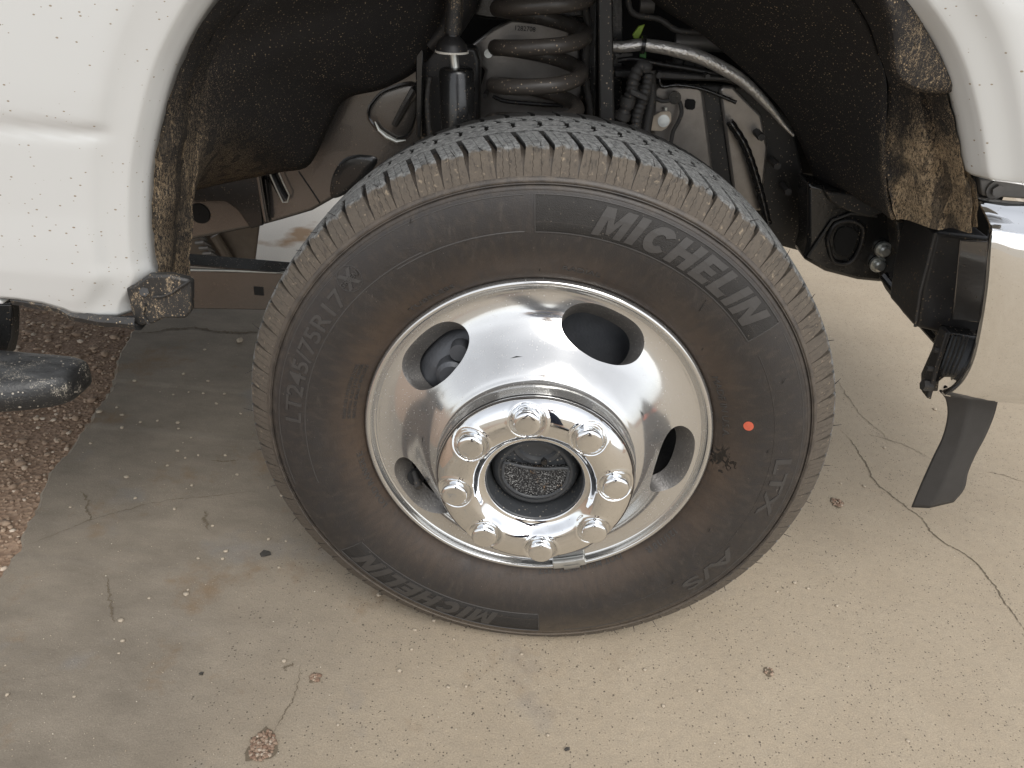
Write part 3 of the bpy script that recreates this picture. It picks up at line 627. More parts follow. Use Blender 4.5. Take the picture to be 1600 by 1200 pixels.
# smooth the profile with a spline
RPs = [tuple(p) for p in spline(RP, 4)]
def yr(r): return P(r, RPs)
LIP = [(.2195, .0058), (.2225, .0056), (.2233, .0072), (.2245, .0078), (.2262, .0070), (.2275, .0050), (.2285, .0010), (.2298, -.0020), (.2318, -.0032), (.2342, -.0032), (.2365, -.0018), (.2378, .0012), (.2384, .0050), (.2384, .012), (.232, .014), (.226, .014), (.220, .04), (.214, .07), (.190, .09), (.190, .15), (.222, .18)]
def sample(prof, r0, r1, k):
    return [(r0+(r1-r0)*i/k, P(r0+(r1-r0)*i/k, prof)) for i in range(k+1)]
parts = [lathe(sample(RPs, .1285, .152, 24), 240), lathe(LIP, 240)]
HOLE = [(.217, 0), (.2166, 5.5), (.2145, 9.6), (.209, 13.2), (.200, 16.0), (.190, 17.3), (.1805, 17.0), (.172, 14.6), (.165, 10), (.1615, 4.5), (.1605, 0)]
HOLE = HOLE+[(r, -a) for r, a in HOLE[-2:0:-1]]
hs_ = spline(HOLE+[HOLE[0]], 6)[:-1]; NH = len(hs_)
holew = []
HA = [68, 140, 212, 284, 356]
for ha in HA:
    rows = []; r0, r1, half = .152, .2195, radians(36)
    cen = .188
    for k in range(0, 15):
        f = (k/14)**1.15; row = []
        for (r, a) in hs_:
            a = radians(a); dx, dy = a/half, (r-cen)/((r1-cen) if r > cen else (cen-r0)); m = max(abs(dx), abs(dy)); tx, ty = dx/m, dy/m
            br = cen+ty*((r1-cen) if ty > 0 else (cen-r0)); ba = tx*half
            q, w_ = r+(br-r)*f, a+(ba-a)*f; t = radians(ha)+w_
            row.append((AX.x+q*cos(t), yr(q), AX.z+q*sin(t)))
        rows.append(row)
    wall = []
    for dep, shr in ((0, 0), (.0015, .0006), (.004, .0012), (.022, .0020)):   # rounded, then the wall of the hand hole
        row = []
        for i, (r, a) in enumerate(hs_):
            rr = r+(cen-r)*shr/.028; aa = radians(a)*(1-shr/.05); t = radians(ha)+aa
            # walls run along the surface normal, which leans away from the nose
            row.append((AX.x+(rr-dep*.95)*cos(t), yr(r)+dep*.85, AX.z+(rr-dep*.95)*sin(t)))
        wall.append(row)
    parts.append(grid(rows, closed_u=True)); holew.append(grid(wall, closed_u=True))
V, F = merge(*parts); bm = bmesh.new(); vs = [bm.verts.new(v) for v in V]
for f in F:
    try: bm.faces.new([vs[i] for i in f])
    except ValueError: pass
bmesh.ops.remove_doubles(bm, verts=bm.verts, dist=.00005); bmesh.ops.recalc_face_normals(bm, faces=bm.faces)
rim = obj('wheel_rim', bm, M['alu'], truck, True, 40)
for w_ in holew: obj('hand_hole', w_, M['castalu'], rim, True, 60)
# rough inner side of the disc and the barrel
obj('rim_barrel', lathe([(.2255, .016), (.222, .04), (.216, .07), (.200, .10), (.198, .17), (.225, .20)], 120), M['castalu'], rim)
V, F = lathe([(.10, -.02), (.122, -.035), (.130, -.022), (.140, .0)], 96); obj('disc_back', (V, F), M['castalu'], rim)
# nose band between bell and hub cover
obj('nose_band', lathe([(.1305, -.0595), (.1290, -.0625), (.1278, -.0660), (.1272, -.0720), (.1268, -.0790), (.1262, -.0865)], 180), M['alu'], rim)
# balance weight clipped to the lip
wa, wb = radians(-79), radians(-66.5); rows = []
for r, y in ((.2300, .001), (.2215, .004), (.2200, -.0015), (.2225, -.0052), (.2300, -.0060), (.2345, -.0052), (.2352, -.0030)): rows.append([(AX.x+r*cos(wa+(wb-wa)*k/16), y, AX.z+r*sin(wa+(wb-wa)*k/16)) for k in range(17)])
V, F = grid(rows); n_ = 17; F += [tuple(i*n_ for i in range(7)), tuple(i*n_+16 for i in range(7))[::-1]]; wt = obj('balance_weight', (V, F), M['weight'], rim, True, 50, .0008)
ca, cb = radians(-75), radians(-69); rows = [[(AX.x+r*cos(ca+(cb-ca)*k/6), y, AX.z+r*sin(ca+(cb-ca)*k/6)) for k in range(7)] for r, y in ((.2290, -.0068), (.2350, -.0066), (.2392, -.0040), (.2402, .0010))]
obj('weight_clip', grid(rows), M['weight'], rim, True, 60)
# valve stem inside the lower left hand hole
p = at(648, 738, .012); q = at(655, 762, -.012); obj('valve_stem', merge(cyl(p, p+(q-p)*.6, .0042, 14), cyl(p+(q-p)*.6, q, .0055, 14)), M['hose'], rim)
obj('valve_bore', cyl(at(650, 745, .0125), at(650, 745, .0105), .0125, 24), M['void'], rim)

# ---- chrome hub cover -----------------------------------------
LUGA = 1.7365; LUGR = .1012
HUBP = [(.1262, -.0850), (.1266, -.0880), (.1262, -.0912), (.1246, -.0950), (.1218, -.0990), (.1180, -.1025), (.1130, -.1052), (.1070, -.1070), (.1000, -.1082), (.0930, -.1086), (.0860, -.1080), (.0810, -.1066), (.0775, -.1040), (.0745, -.1000), (.0715, -.0960), (.0685, -.0935), (.0655, -.0925), (.0635, -.0915), (.0626, -.0880)]
HUBs = [tuple(p) for p in spline(HUBP, 3)]
HN = 480
rows = []
HR = []
for i in range(len(HUBs)-1):
    (ra, ya), (rb, yb) = HUBs[i], HUBs[i+1]; k = max(1, int(abs(ra-rb)/.0012)) 
    for j in range(k): HR.append((ra+(rb-ra)*j/k, ya+(yb-ya)*j/k))
HR.append(HUBs[-1])
lugc = [(LUGR*cos(LUGA-k*pi/4), LUGR*sin(LUGA-k*pi/4)) for k in range(8)]
for r, y in HR:
    row = []
    for k in range(HN):
        t = 2*pi*k/HN; x, z = r*cos(t), r*sin(t); dy = 0
        if .072 < r < .1255:
            d = min(hypot(x-a, z-b) for a, b in lugc)
            dy = P(d, [(0, .0060), (.0165, .0060), (.0195, .0045), (.0215, .0005), (.0228, -.0010), (.0245, -.0008), (.0265, 0), (1, 0)])
            if r > .119: dy *= max(0, (.1255-r)/.0065)
            if dy < .0: dy *= .9
        row.append((AX.x+x, y+dy, AX.z+z))
    rows.append(row)
hub = obj('hub_cover', grid(rows, closed_u=True), M['chrome'], truck, True, 50)
obj('cover_edge', lathe([(.1266, -.0880), (.1272, -.0868), (.1268, -.0852), (.1250, -.0848)], 180), M['void'], hub)
CAP = [(.0, .0165), (.0168, .0163), (.0166, .010), (.0166, .0)]
capp = [(.0166, .010), (.0166, -.002), (.0165, -.0060), (.0158, -.0082), (.0142, -.0096), (.0120, -.0102), (.0080, -.0105), (.0040, -.0106), (.0001, -.0106)]
cv, cf = lathe([tuple(p) for p in spline(capp, 3)], 40, Vector((0, 0, 0))); cme = bpy.data.meshes.new('lug_nut_cap'); cme.from_pydata(cv, [], cf); cme.materials.append(M['chrome']); cme.shade_smooth()
for k, (a, b) in enumerate(lugc):
    o = bpy.data.objects.new('lug_nut_cap' if k == 0 else 'lug_nut_cap.%03d' % k, cme); COL.objects.link(o); o.parent = hub
    o.location = Vector((AX.x+a, -.1045, AX.z+b))-wl(truck)
# ---- hub inside the bore ---------------------------------------
obj('hub_bore', lathe([(.0630, -.0895), (.0615, -.0880), (.0608, -.0840), (.0600, -.060), (.0585, -.045), (.0560, -.040), (.050, -.0385)], 96), M['hubsteel'], hub)
hb = obj('axle_hub', lathe([(.0600, -.045), (.0560, -.0640), (.0520, -.0700), (.0480, -.0730), (.0440, -.0730), (.0425, -.0705), (.0420, -.066), (.0001, -.066)], 96), M['hubsteel'], truck)
dpts = [(-.037, .012), (-.0355, .0165), (-.030, .0165), (-.015, .0135), (0, .0125), (.015, .0135), (.030, .0165), (.0355, .0165), (.037, .012)]+[(.0375*cos(a), .006+.0*a+.034*sin(a)) for a in np.linspace(-.25, -pi+.25, 18)]
pl = [(AX.x+x*1.14, -.0765, AX.z+z*1.14-.0045) for x, z in dpts]; obj('greasy_end_plate', prism(pl, (0, .008, 0)), M['grease'], hb, True, 40)
obj('plate_rim', merge(*[tube([tuple(Vector(p)+Vector((0, -.0005, 0))) for p in pl]+[tuple(Vector(pl[0])+Vector((0, -.0005, 0)))], .0022, 8)]), M['hubsteel'], hb)
obj('bearing_ring', lathe([(.0360, -.0660), (.0335, -.0700), (.0280, -.0700), (.0250, -.0660)], 64, AX+Vector((0, 0, .046))), M['hubsteel'], hb)
obj('ring_screw', cyl(AX+Vector((.010, -.0750, .018)), AX+Vector((.010, -.066, .018)), .0042, 6), M['black'], hb)
for k in range(26):
    a = random.uniform(0, 2*pi); p = AX+Vector((.058*cos(a), random.uniform(-.08, -.05), .058*sin(a)))
# ---- brake behind the hand holes --------------------------------
obj('brake_disc', lathe([(.185, .060), (.185, .085), (.10, .085), (.10, .060), (.185, .060)], 96), M['caliper'], truck)
obj('wheel_shadow_plate', lathe([(.20, .125), (.02, .125)], 64), M['void'], truck)  # added dark plate that puts shade behind the hand holes
ca = radians(146)
def rp(r, t, y): return Vector((AX.x+r*cos(t), y, AX.z+r*sin(t)))
cal = []
for r, y in ((.120, .030), (.130, .016), (.150, .010), (.172, .014), (.188, .028), (.192, .05), (.19, .11), (.12, .11)): cal.append([tuple(rp(r, ca+a, y+abs(a)*.04)) for a in np.linspace(-.42, .42, 13)])
V, F = grid(cal); F += [tuple(i*13 for i in range(8)), tuple(i*13+12 for i in range(8))[::-1]]
cl = obj('brake_caliper', (V, F), M['caliper'], truck, True, 40, .004, 3)
obj('caliper_boss', merge(cyl(rp(.150, ca-.05, .02), rp(.150, ca-.05, -.002), .021, 24, [(0, .023), (.8, .021), (1, .016)]), cyl(rp(.168, ca-.25, .02), rp(.168, ca-.25, .0), .012, 20)), M['caliper'], cl)

# ---- fender ----------------------------------------------------
LIPL = [(209, 503), (212, 480), (232, 440), (228, 410), (225, 365), (225, 318), (228, 270), (235, 225), (244, 185), (255, 143), (269, 102), (287, 64), (306, 31), (327, 0)]
LIPR = [(1413, 0), (1439, 35), (1460, 66), (1477, 101), (1491, 140), (1503, 185), (1511, 227), (1518, 268), (1524, 276)]
pl3 = [at(x, y, 0) for x, y in LIPL]; pr3 = [at(x, y, 0) for x, y in LIPR]
a0, a1 = pl3[-1], pr3[0]
topc = [Vector((a0.x+(a1.x-a0.x)*f, 0, a0.z+(a1.z-a0.z)*f+.155*math.sin(pi*f)**.75)) for f in (.06, .13, .25, .4, .55, .7, .82, .92)]
lip = [(v.x, v.z) for v in pl3]+[(v.x, v.z) for v in topc]+[(v.x, v.z) for v in pr3]
lip = resample(spline(lip, 8), 260)
nl = len(lip); zc = .62
bottom_px = [(209, 503), (150, 498), (110, 490), (90, 478), (50, 470), (15, 465), (-60, 460), (-160, 458)]
bot = [at(x, y, -.022) for x, y in bottom_px]; 
D = [0, .0015, .005, .009, .013, .0145, .0165, .020, .028, .036, .040, .044, .048, .052, .056, .060, .067, .075, .10, .13, .17, .22, .28, .36]
def fend_y(d, x, z):
    y = P(d, [(0, .010), (.0015, .006), (.013, -.0085), (.0145, -.0098), (.0165, -.0106), (.036, -.0150), (.044, -.0180), (.052, -.0215), (.060, -.0232), (.075, -.0240), (.4, -.027)])
    if x < 0:
        k = min(1, max(0, (d-.035)/.02)); y += k*P(z, [(.48, .016), (.52, .006), (.55, .0005), (.585, -.0025), (.62, -.0015), (.66, .0005), (.745, .0015), (.752, .0025), (.7575, .0048), (.762, .0046), (.767, .0010), (.773, 0), (.80, 0), (1.5, .02)])
    else: y += P(z, [(.7, 0), (.95, .0), (1.5, .02)])+P(d, [(0, 0), (.05, 0), (.4, .02)])
    return y
rows = []
N1 = 36
for i, (x, z) in enumerate(lip):
    # outward direction: level at the feet, radial over the top
    a = atan2(z-zc, x-(-.03)); f = i/(nl-1)
    if x < 0:
        w_ = min(1, max(0, (z-.60)/.32)); ang = (1-w_)*pi+w_*a if a > 0 else pi
    else:
        w_ = min(1, max(0, (z-.80)/.2)); ang = w_*a
    row = [(x+.003*math.copysign(1, x)*0, .030, z), (x, .012, z)]
    for d in D:
        X, Z = x+d*cos(ang), z+d*sin(ang)
        if x < 0 and z < .64 and ang > pi-.4:            # blend into the measured lower edge
            bx = [b.x for b in bot][::-1]; bz = [b.z for b in bot][::-1]; zb = float(np.interp(X, bx, bz)); z0_ = lip[0][1]
            wgt = max(0, min(1, (.64-z)/(.64-z0_))); Z = Z+wgt*(zb-z0_)
        row.append((X, fend_y(d, X, Z), Z))
    # long run outwards
    X, Y_, Z = row[-1]
    for e in (.08, .2, .42): row.append((X+e*cos(ang), Y_+.01*e*5, Z+e*sin(ang)*.9))
    rows.append(row)
V, F = grid(rows); fender = obj('front_fender', (V, F), M['paint'], truck, True, 60)
sm = fender.modifiers.new('thickness', 'SOLIDIFY'); sm.thickness = .0012; sm.offset = 0
# lower splash edging along the fender bottom
eb = resample([(b.x, b.z) for b in bot[:6]], 24); rows = []
for dz, yy in ((.004, -.018), (-.004, -.023), (-.012, -.021), (-.018, -.010), (-.016, .02)): rows.append([(x, yy, z+dz*(1-.15*abs(sin(i*.5)))) for i, (x, z) in enumerate(eb)])
obj('fender_edge_trim', grid(rows), M['muddy'], truck)
# body above and behind: upper body side, hood, door
obj('hood', (lambda V, F: (V, F))(*box((.05, 1.0, 1.36), (1.3, 1.9, .04))), M['paint'], truck, True, 30, .02, 3)
door_bot = [at(17, 474, -.02), at(-60, 474, -.02)]
dz = at(8, 468, -.02)
door = obj('front_door', prism([(dz.x-.002, -.024, dz.z-.006), (dz.x-.012, -.024, dz.z+.010), (dz.x-.03, -.026, dz.z+.025), (-.95, -.03, dz.z+.05), (-.98, -.03, 1.5), (-2.1, -.03, 1.5), (-2.1, -.024, dz.z-.006)], (0, .03, 0)), M['paint'], truck, True, 30, .003)
# black bracket wrapping the fender's foot
BR = [(230, 431), (262, 430), (292, 437), (298, 442), (298, 486), (290, 498), (255, 498), (240, 506), (218, 510), (205, 504), (207, 496), (196, 450), (207, 447)]
br = obj('fender_foot_bracket', pxpoly(BR, -.012, .014), M['muddy'], truck, True, 40, .003, 2)
obj('bracket_bolt', cyl(at(225, 456, -.016), at(225, 456, -.008), .006, 6), M['satin'], br)
obj('bracket_lip', tube([at(x, y, -.0135) for x, y in ((240, 464), (255, 463), (270, 457), (282, 448), (298, 438))], .0018, 8), M['muddy'], br)
obj('bracket_rib', tube([at(x, y, -.0135) for x, y in ((226, 475), (222, 492), (232, 506))], .002, 8), M['muddy'], br)

# ---- wheelhouse liner -------------------------------------------
def loft(curves, n, sub=5, wave=None):
    cs = [resample(spline([tuple(v) for v in c], 6), n) for c in curves]; rows = []
    for j in range(len(cs)-1):
        for k in range(sub): t = k/sub; rows.append([cs[j][i]*(1-t)+cs[j+1][i]*t for i in range(n)])
    rows.append(cs[-1])
    if wave: rows = [[wave(p, i/(n-1), j/(len(rows)-1)) for i, p in enumerate(r)] for j, r in enumerate(rows)]
    return grid([[tuple(p) for p in r] for r in rows])
pxs = lambda pts, Y: [at(x, y, Y) for x, y in pts]
FL = pxs([(362, -60), (322, 0), (300, 38), (260, 118), (245, 190), (228, 255), (224, 330), (224, 400), (232, 445), (240, 492)], .008)
G1 = pxs([(390, -60), (352, 10), (318, 62), (292, 130), (282, 195), (274, 262), (268, 330), (264, 400), (266, 450), (270, 480)], .045)
G2 = pxs([(400, -60), (362, 10), (328, 62), (300, 130), (290, 195), (282, 262), (276, 330), (272, 400), (272, 450), (275, 480)], .075)
G3 = pxs([(450, -60), (385, 10), (345, 62), (322, 130), (314, 195), (308, 262), (303, 310), (299, 380), (296, 440), (290, 478)], .10)
def wv(p, u, v):
    q = np.array(p, float); q[1] += .004*sin(v*22)+.0015*sin(u*90+v*11); q[0] += .0015*sin(u*37+v*5); return q
lin = obj('wheelhouse_liner', loft([FL, G1, G2, G3], 60, 5, wv), M['liner'], truck)
G3b = G3[:7]
K = pxs([(830, -60), (735, -20), (700, 45), (658, 105), (600, 138), (540, 155), (512, 200), (496, 238), (478, 262), (440, 268), (385, 280), (303, 298)], .36)
mid = pxs([(600, -60), (520, 20), (470, 80), (430, 130), (400, 170), (375, 210), (350, 240), (325, 262), (303, 290)], .20)
lin2 = obj('liner_wall', loft([G3b, mid, K], 70, 8, lambda p, u, v: np.array(p)+np.array([0, .004*sin(u*19+v*9), 0])), M['liner'], lin)
sd2 = lin2.modifiers.new('t', 'SOLIDIFY'); sd2.thickness = .004
# front (right) half
FR = pxs([(1330, -60), (1380, -40), (1415, 2), (1441, 38), (1462, 69), (1479, 104), (1493, 143), (1505, 188), (1513, 230), (1520, 272), (1532, 300), (1532, 358)], .008)
H1 = pxs([(1290, -60), (1345, -30), (1388, 20), (1405, 55), (1420, 90), (1435, 118), (1450, 150), (1462, 190), (1472, 230), (1480, 272), (1486, 310), (1488, 360)], .045)
H2 = pxs([(1240, -60), (1310, -30), (1345, 20), (1362, 55), (1375, 90), (1385, 118), (1388, 150), (1385, 200), (1382, 240), (1386, 280), (1392, 315), (1400, 343)], .10)
rl = obj('wheelhouse_liner', loft([FR, H1, H2], 80, 7, lambda p, u, v: np.array(p)+np.array([0, .011*sin(v*15+.8)*min(1, max(0, (u-.42)*8))+.0015*sin(u*80), 0])), M['liner'], truck)
H3 = pxs([(1120, -60), (1180, -10), (1240, 50), (1280, 100), (1310, 150), (1330, 200), (1342, 240), (1352, 280), (1362, 300), (1378, 325)], .20)
H2b = H2
H4 = pxs([(960, -60), (1030, 5), (1085, 40), (1130, 75), (1180, 120), (1225, 170), (1250, 215), (1268, 255), (1283, 285), (1330, 305)], .36)
rl2 = obj('liner_wall', loft([H2b, H3, H4], 80, 8, lambda p, u, v: np.array(p)+np.array([0, .004*sin(u*15+v*7), 0])), M['liner'], rl)
sd2 = rl2.modifiers.new('t', 'SOLIDIFY'); sd2.thickness = .004
# padded bulge in the upper front of the liner
PB = [(1355, -40), (1410, -10), (1440, 36), (1460, 70), (1476, 102), (1489, 140), (1470, 146), (1430, 142), (1405, 128), (1392, 105), (1389, 60), (1380, 20)]
c_ = at(1432, 70, -.004)
outer = resample(spline([tuple(v) for v in pxs(PB+PB[:1], .012)], 5), 61)[:-1]
rows = [[tuple(p) for p in outer]]
for s, dy in ((.97, -.004), (.9, -.008), (.75, -.010), (.5, -.011), (.2, -.0115), (.02, -.0115)):
    rows.append([(c_.x+(p[0]-c_.x)*s, p[1]+dy, c_.z+(p[2]-c_.z)*s) for i, p in enumerate(outer)])
rows = [[(p[0], p[1], p[2]) for p in r] for r in rows]
obj('padded_bulge', grid(rows, closed_u=True), M['liner'], rl)
# arch crown linking both halves over the tyre (above the frame)
crown = []
for y in (.01, .12, .24, .36): crown.append([(-.38+.72*k/20, y, .97+.125*sin(pi*k/20)**.75) for k in range(21)])
obj('arch_crown', grid(crown), M['liner'], rl)

# ---- frame and suspension ---------------------------------------
YF = .42
fr = obj('frame_rail', merge(pxpoly([(250, 392), (300, 375), (345, 366), (400, 355), (440, 344), (487, 330), (540, 300), (600, 290), (662, 250), (655, 68), (600, 96), (530, 118), (470, 140), (380, 220), (300, 270), (250, 300)], YF, .07)), M['frame'], truck, True, 40, .006, 3)
ap = obj('frame_apron', pxpoly([(283, 300), (345, 280), (405, 272), (430, 262), (455, 262), (520, 160), (650, 60), (650, 20), (480, 60), (280, 240)], YF-.012, .008), M['black'], fr, True, 40, .003)
obj('frame_gusset', pxpoly([(384, 262), (404, 262), (412, 352), (392, 358), (372, 330), (352, 315), (302, 316), (300, 290)], YF-.016, .012), M['black'], fr, True, 40, .003)
def slot(pts, r, mat, y, name='pressed_slot'):
    return obj(name, tube([at(px_, py_, y) for px_, py_ in pts], r, 12), mat, fr)
slot([(404, 272), (410, 310), (416, 345)], .0045, M['frame'], YF-.018, 'weld_flange'); slot([(415, 280), (420, 320), (421, 344)], .0035, M['black'], YF-.008)
slot([(424, 272), (436, 295), (447, 312)], .0075, M['black'], YF-.004); slot([(421, 270), (432, 295), (442, 316), (449, 316), (452, 305), (442, 285), (436, 270)], .0014, M['zinc'], YF-.012, 'slot_edge')
slot([(466, 268), (480, 288), (500, 318)], .0009, M['black'], YF-.0015, 'seam')
hl = at(312, 334, YF-.002); obj('frame_hole', lathe([(.0005, YF-.003), (.0175, YF-.003), (.019, YF+.001)], 32, Vector((hl.x, 0, hl.z))), M['void'], fr)
# teardrop pressing
def blob(pts, y, mat, name, parent, bulge=.006, cc=None):
    o3 = resample(spline([tuple(at(a, b, y)) for a, b in pts+pts[:1]], 5), 49)[:-1]; c = np.mean(o3, axis=0); rr = [[tuple(p) for p in o3]]
    for s, dy in ((.93, -bulge*.6), (.8, -bulge*.9), (.4, -bulge), (.02, -bulge)): rr.append([(c[0]+(p[0]-c[0])*s, p[1]+dy, c[2]+(p[2]-c[2])*s) for p in o3])
    return obj(name, grid(rr, closed_u=True), mat, parent)
td = [(578, 165), (600, 143), (645, 132), (652, 160), (648, 190), (636, 212), (610, 216), (588, 200), (575, 182)]
blob([(x+(x-612)*.06, y+(y-175)*.10) for x, y in td], YF-.0015, M['frame'], 'pressed_recess_rim', fr, .004); blob(td, YF-.006, M['black'], 'pressed_recess', fr, -.003)
obj('recess_glint', tube([at(x, y, YF-.011) for x, y in ((586, 190), (592, 203), (604, 213), (620, 221), (634, 219))], [.001, .003, .0042, .0035, .001], 10), M['zinc'], fr)  # bright crescent modelled in place of a glint on the recess
obj('recess_brace', tube([at(x, y, YF-.012) for x, y in ((648, 140), (630, 170), (616, 196))], [.007, .006, .005], 8), M['frame'], fr)
blob([(560, 242), (590, 250), (560, 290), (520, 310), (518, 280), (535, 250)], YF-.002, M['black'], 'pressed_recess', fr, .003)
# right hand part of the frame with its two raised panels
fr2 = obj('front_frame_rail', pxpoly([(985, 128), (1090, 130), (1180, 133), (1240, 190), (1262, 300), (1300, 300), (1275, 400), (1200, 380), (1000, 330), (985, 200)], YF, .07), M['spray'], truck, True, 40, .006, 3)
obj('frame_panel', pxpoly([(1020, 138), (1028, 132), (1092, 133), (1100, 140), (1122, 330), (1015, 330)], YF-.010, .012), M['tower'], fr2, True, 40, .006, 3)
obj('frame_panel', pxpoly([(1124, 141), (1130, 134), (1146, 135), (1160, 150), (1190, 180), (1200, 230), (1190, 330), (1150, 330)], YF-.010, .012), M['tower'], fr2, True, 40, .006, 3)
obj('square_hole', pxpoly([(1071, 157), (1074, 155), (1085, 156), (1087, 159), (1086, 169), (1082, 172), (1073, 171), (1070, 167)], YF-.0125, .002), M['void'], fr2, False)
obj('frame_ledge', pxpoly([(960, 110), (1010, 108), (1090, 116), (1160, 120), (1200, 150), (1175, 140), (1130, 128), (960, 122)], YF-.03, .05), M['satin'], fr2, True, 40, .003)
tg = obj('grounding_tag', pxpoly([(1020, 182), (1032, 175), (1046, 174), (1049, 178), (1049, 190), (1042, 200), (1034, 205), (1015, 204), (1016, 190)], YF-.022, .003), M['tag'], truck, True, 30, .0008)
obj('tag_bolt', merge(cyl(at(1037, 189, YF-.022), at(1037, 189, YF-.025), .0092, 24), cyl(at(1037, 189, YF-.025), at(1037, 189, YF-.031), .0065, 6), cyl(at(1037, 189, YF-.031), at(1037, 189, YF-.033), .004, 16)), M['zinc'], tg, True, 30)
obj('tag_stud', cyl(at(1040, 173, YF-.02), at(1040, 168, YF-.02), .003, 10), M['zinc'], tg)
# crossmember low behind the wheel
xm = obj('crossmember', pxpoly([(255, 421), (300, 422), (420, 425), (470, 428), (470, 488), (420, 485), (300, 483), (255, 482)], .45, .012), M['frame'], truck, True, 40, .003)
p = at(404, 455, .4485); obj('square_hole', box((p.x, .4495, p.z), (.018, .002, .017)), M['void'], xm, False)
obj('crossmember_flange', merge(box(((at(360, 418, .45).x), .47, at(360, 418, .45).z), (.36, .05, .004)),), M['black'], xm, True, 40, .001)
obj('crossmember_edge', tube([at(255, 421, .447), at(360, 423, .447), at(470, 427, .447)], .0022, 8), M['zinc'], xm)
pl_ = obj('dusty_shield', pxpoly([(260, 362), (330, 362), (405, 350), (397, 414), (260, 412)], .95, .01), M['rust'], truck, True, 40, .003)
for k in range(5): obj('ribbed_hose' if k == 0 else 'ribbed_hose.%03d' % k, tube([at(303+6*k-2, 371+8.5*k, .93), at(313+6*k, 370+8.5*k, .92), at(322+6*k, 376+8.5*k, .93)], .006, 8), M['pipe'], pl_)
obj('shield_strut', tube([at(335, 368, .93), at(350, 392, .93), at(362, 414, .93)], .012, 10), M['rust'], pl_)

# coil spring
YS = .335; ctr = at(841, 100, YS); Rs = .064
ring_pts = []
z_at = lambda py: at(841, py, YS-Rs).z
zt0 = z_at(136); zp = z_at(74)-z_at(136)
for k in range(-70, 150):
    u = k/28.0; a = 2*pi*u                        # u turns; front strands rise to the right
    ring_pts.append((ctr.x-Rs*cos(a)*1.0, YS-Rs*sin(a), zt0+zp*(u-.25)))
sp_ = obj('coil_spring', tube(ring_pts, .0110, 14), M['coil'], truck)
obj('spring_sticker', merge(box(at(828, 22, YS-.02), (.001, .001, .001))), M['white'], sp_)
tw = obj('spring_tower', pxpoly([(725, 80), (770, 45), (800, 30), (900, 40), (912, 120), (905, 235), (735, 235), (745, 160), (758, 110)], .425, .03), M['tower'], truck, True, 40, .004)
obj('tower_bolt', cyl(at(763, 84, .424), at(763, 84, .414), .0065, 12), M['zinc'], tw)
obj('tower_top', pxpoly([(700, -60), (930, -60), (925, 28), (800, 32), (760, 30), (715, 20)], .40, .05), M['black'], tw, True, 40, .004)
stx = text_bm('1282708', .0095); 
p = at(803, 47, .4225)
for v in stx.verts: v.co = Vector((p.x+v.co.x, p.y+(-.0005 if v.co.z > 0 else .0005), p.z+v.co.y))
obj('stamped_number', stx, M['satin'], tw, False)
# shock absorber
YK = .30
s0, s1 = at(714, 105, YK), at(716, 215, YK)
sh = obj('shock_absorber', cyl(s0, s1, .026, 32, [(0, .018), (.02, .0235), (.06, .026), (1, .026)]), M['black'], truck)
obj('shock_rod', cyl(at(708, 82, YK), at(711, 106, YK), .0065, 16), M['zinc'], sh)
obj('shock_washer', cyl(at(706, 82, YK), at(706, 79, YK), .024, 32), M['white'], sh)
obj('shock_bushing', cyl(at(706, 79, YK), at(707, 50, YK), .022, 24, [(0, .023), (.3, .021), (.5, .018), (.8, .010), (1, .009)]), M['satin'], sh)
obj('shock_eye', cyl(at(707, 52, YK), at(713, -30, YK), .012, 16), M['muddy'], sh)
stw = obj('shock_tower', pxpoly([(654, 82), (664, 72), (700, 68), (744, 75), (750, 96), (748, 215), (652, 215), (650, 120)], .37, .035), M['satin'], truck, True, 40, .006, 3)
obj('tower_flange', pxpoly([(649, 78), (656, 72), (662, 80), (658, 215), (650, 215)], .345, .03), M['black'], stw, True, 40, .002)
obj('tower_arm', tube([at(672, 72, .36), at(700, 45, .36), at(716, 10, .36), at(722, -40, .36)], [.014, .02, .026, .03], 16), M['satin'], stw)
# upright strut beside the spring
obj('upright_strut', pxpoly([(934, -40), (957, -40), (961, 235), (937, 235)], .30, .02), M['spray'], truck, True, 30, .003)
obj('frame_bracket', pxpoly([(912, -40), (934, -40), (930, 235), (905, 235)], .40, .04), M['black'], truck, True, 30, .003)
obj('frame_bracket', pxpoly([(950, -40), (975, -40), (972, 235), (952, 235)], .43, .04), M['black'], truck, True, 30, .003)
# engine bay darkness: engine, inner structures, light-blocking plate
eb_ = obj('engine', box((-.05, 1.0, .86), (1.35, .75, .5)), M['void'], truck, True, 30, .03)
obj('bay_blackout_plate', box((.1, .56, 1.0), (1.7, .02, .72)), M['void'], truck, False)  # black plate added to stop light leaking through from behind
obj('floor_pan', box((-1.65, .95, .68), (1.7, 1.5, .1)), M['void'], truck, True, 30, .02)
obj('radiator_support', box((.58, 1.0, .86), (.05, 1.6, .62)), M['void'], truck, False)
obj('far_fender', box((0, 1.96, 1.1), (2.0, .05, .50)), M['paint'], truck, True, 30, .02)
obj('far_tyre', merge(lathe([(.22, 1.72), (.25, 1.69), (.37, 1.70), (.395, 1.72), (.395, 1.90), (.37, 1.93), (.22, 1.93)], 64, AX)), M['side'], truck)
obj('axle_beam', cyl((0.0, .22, .385), (0, 1.7, .385), .045, 20), M['satin'], truck)

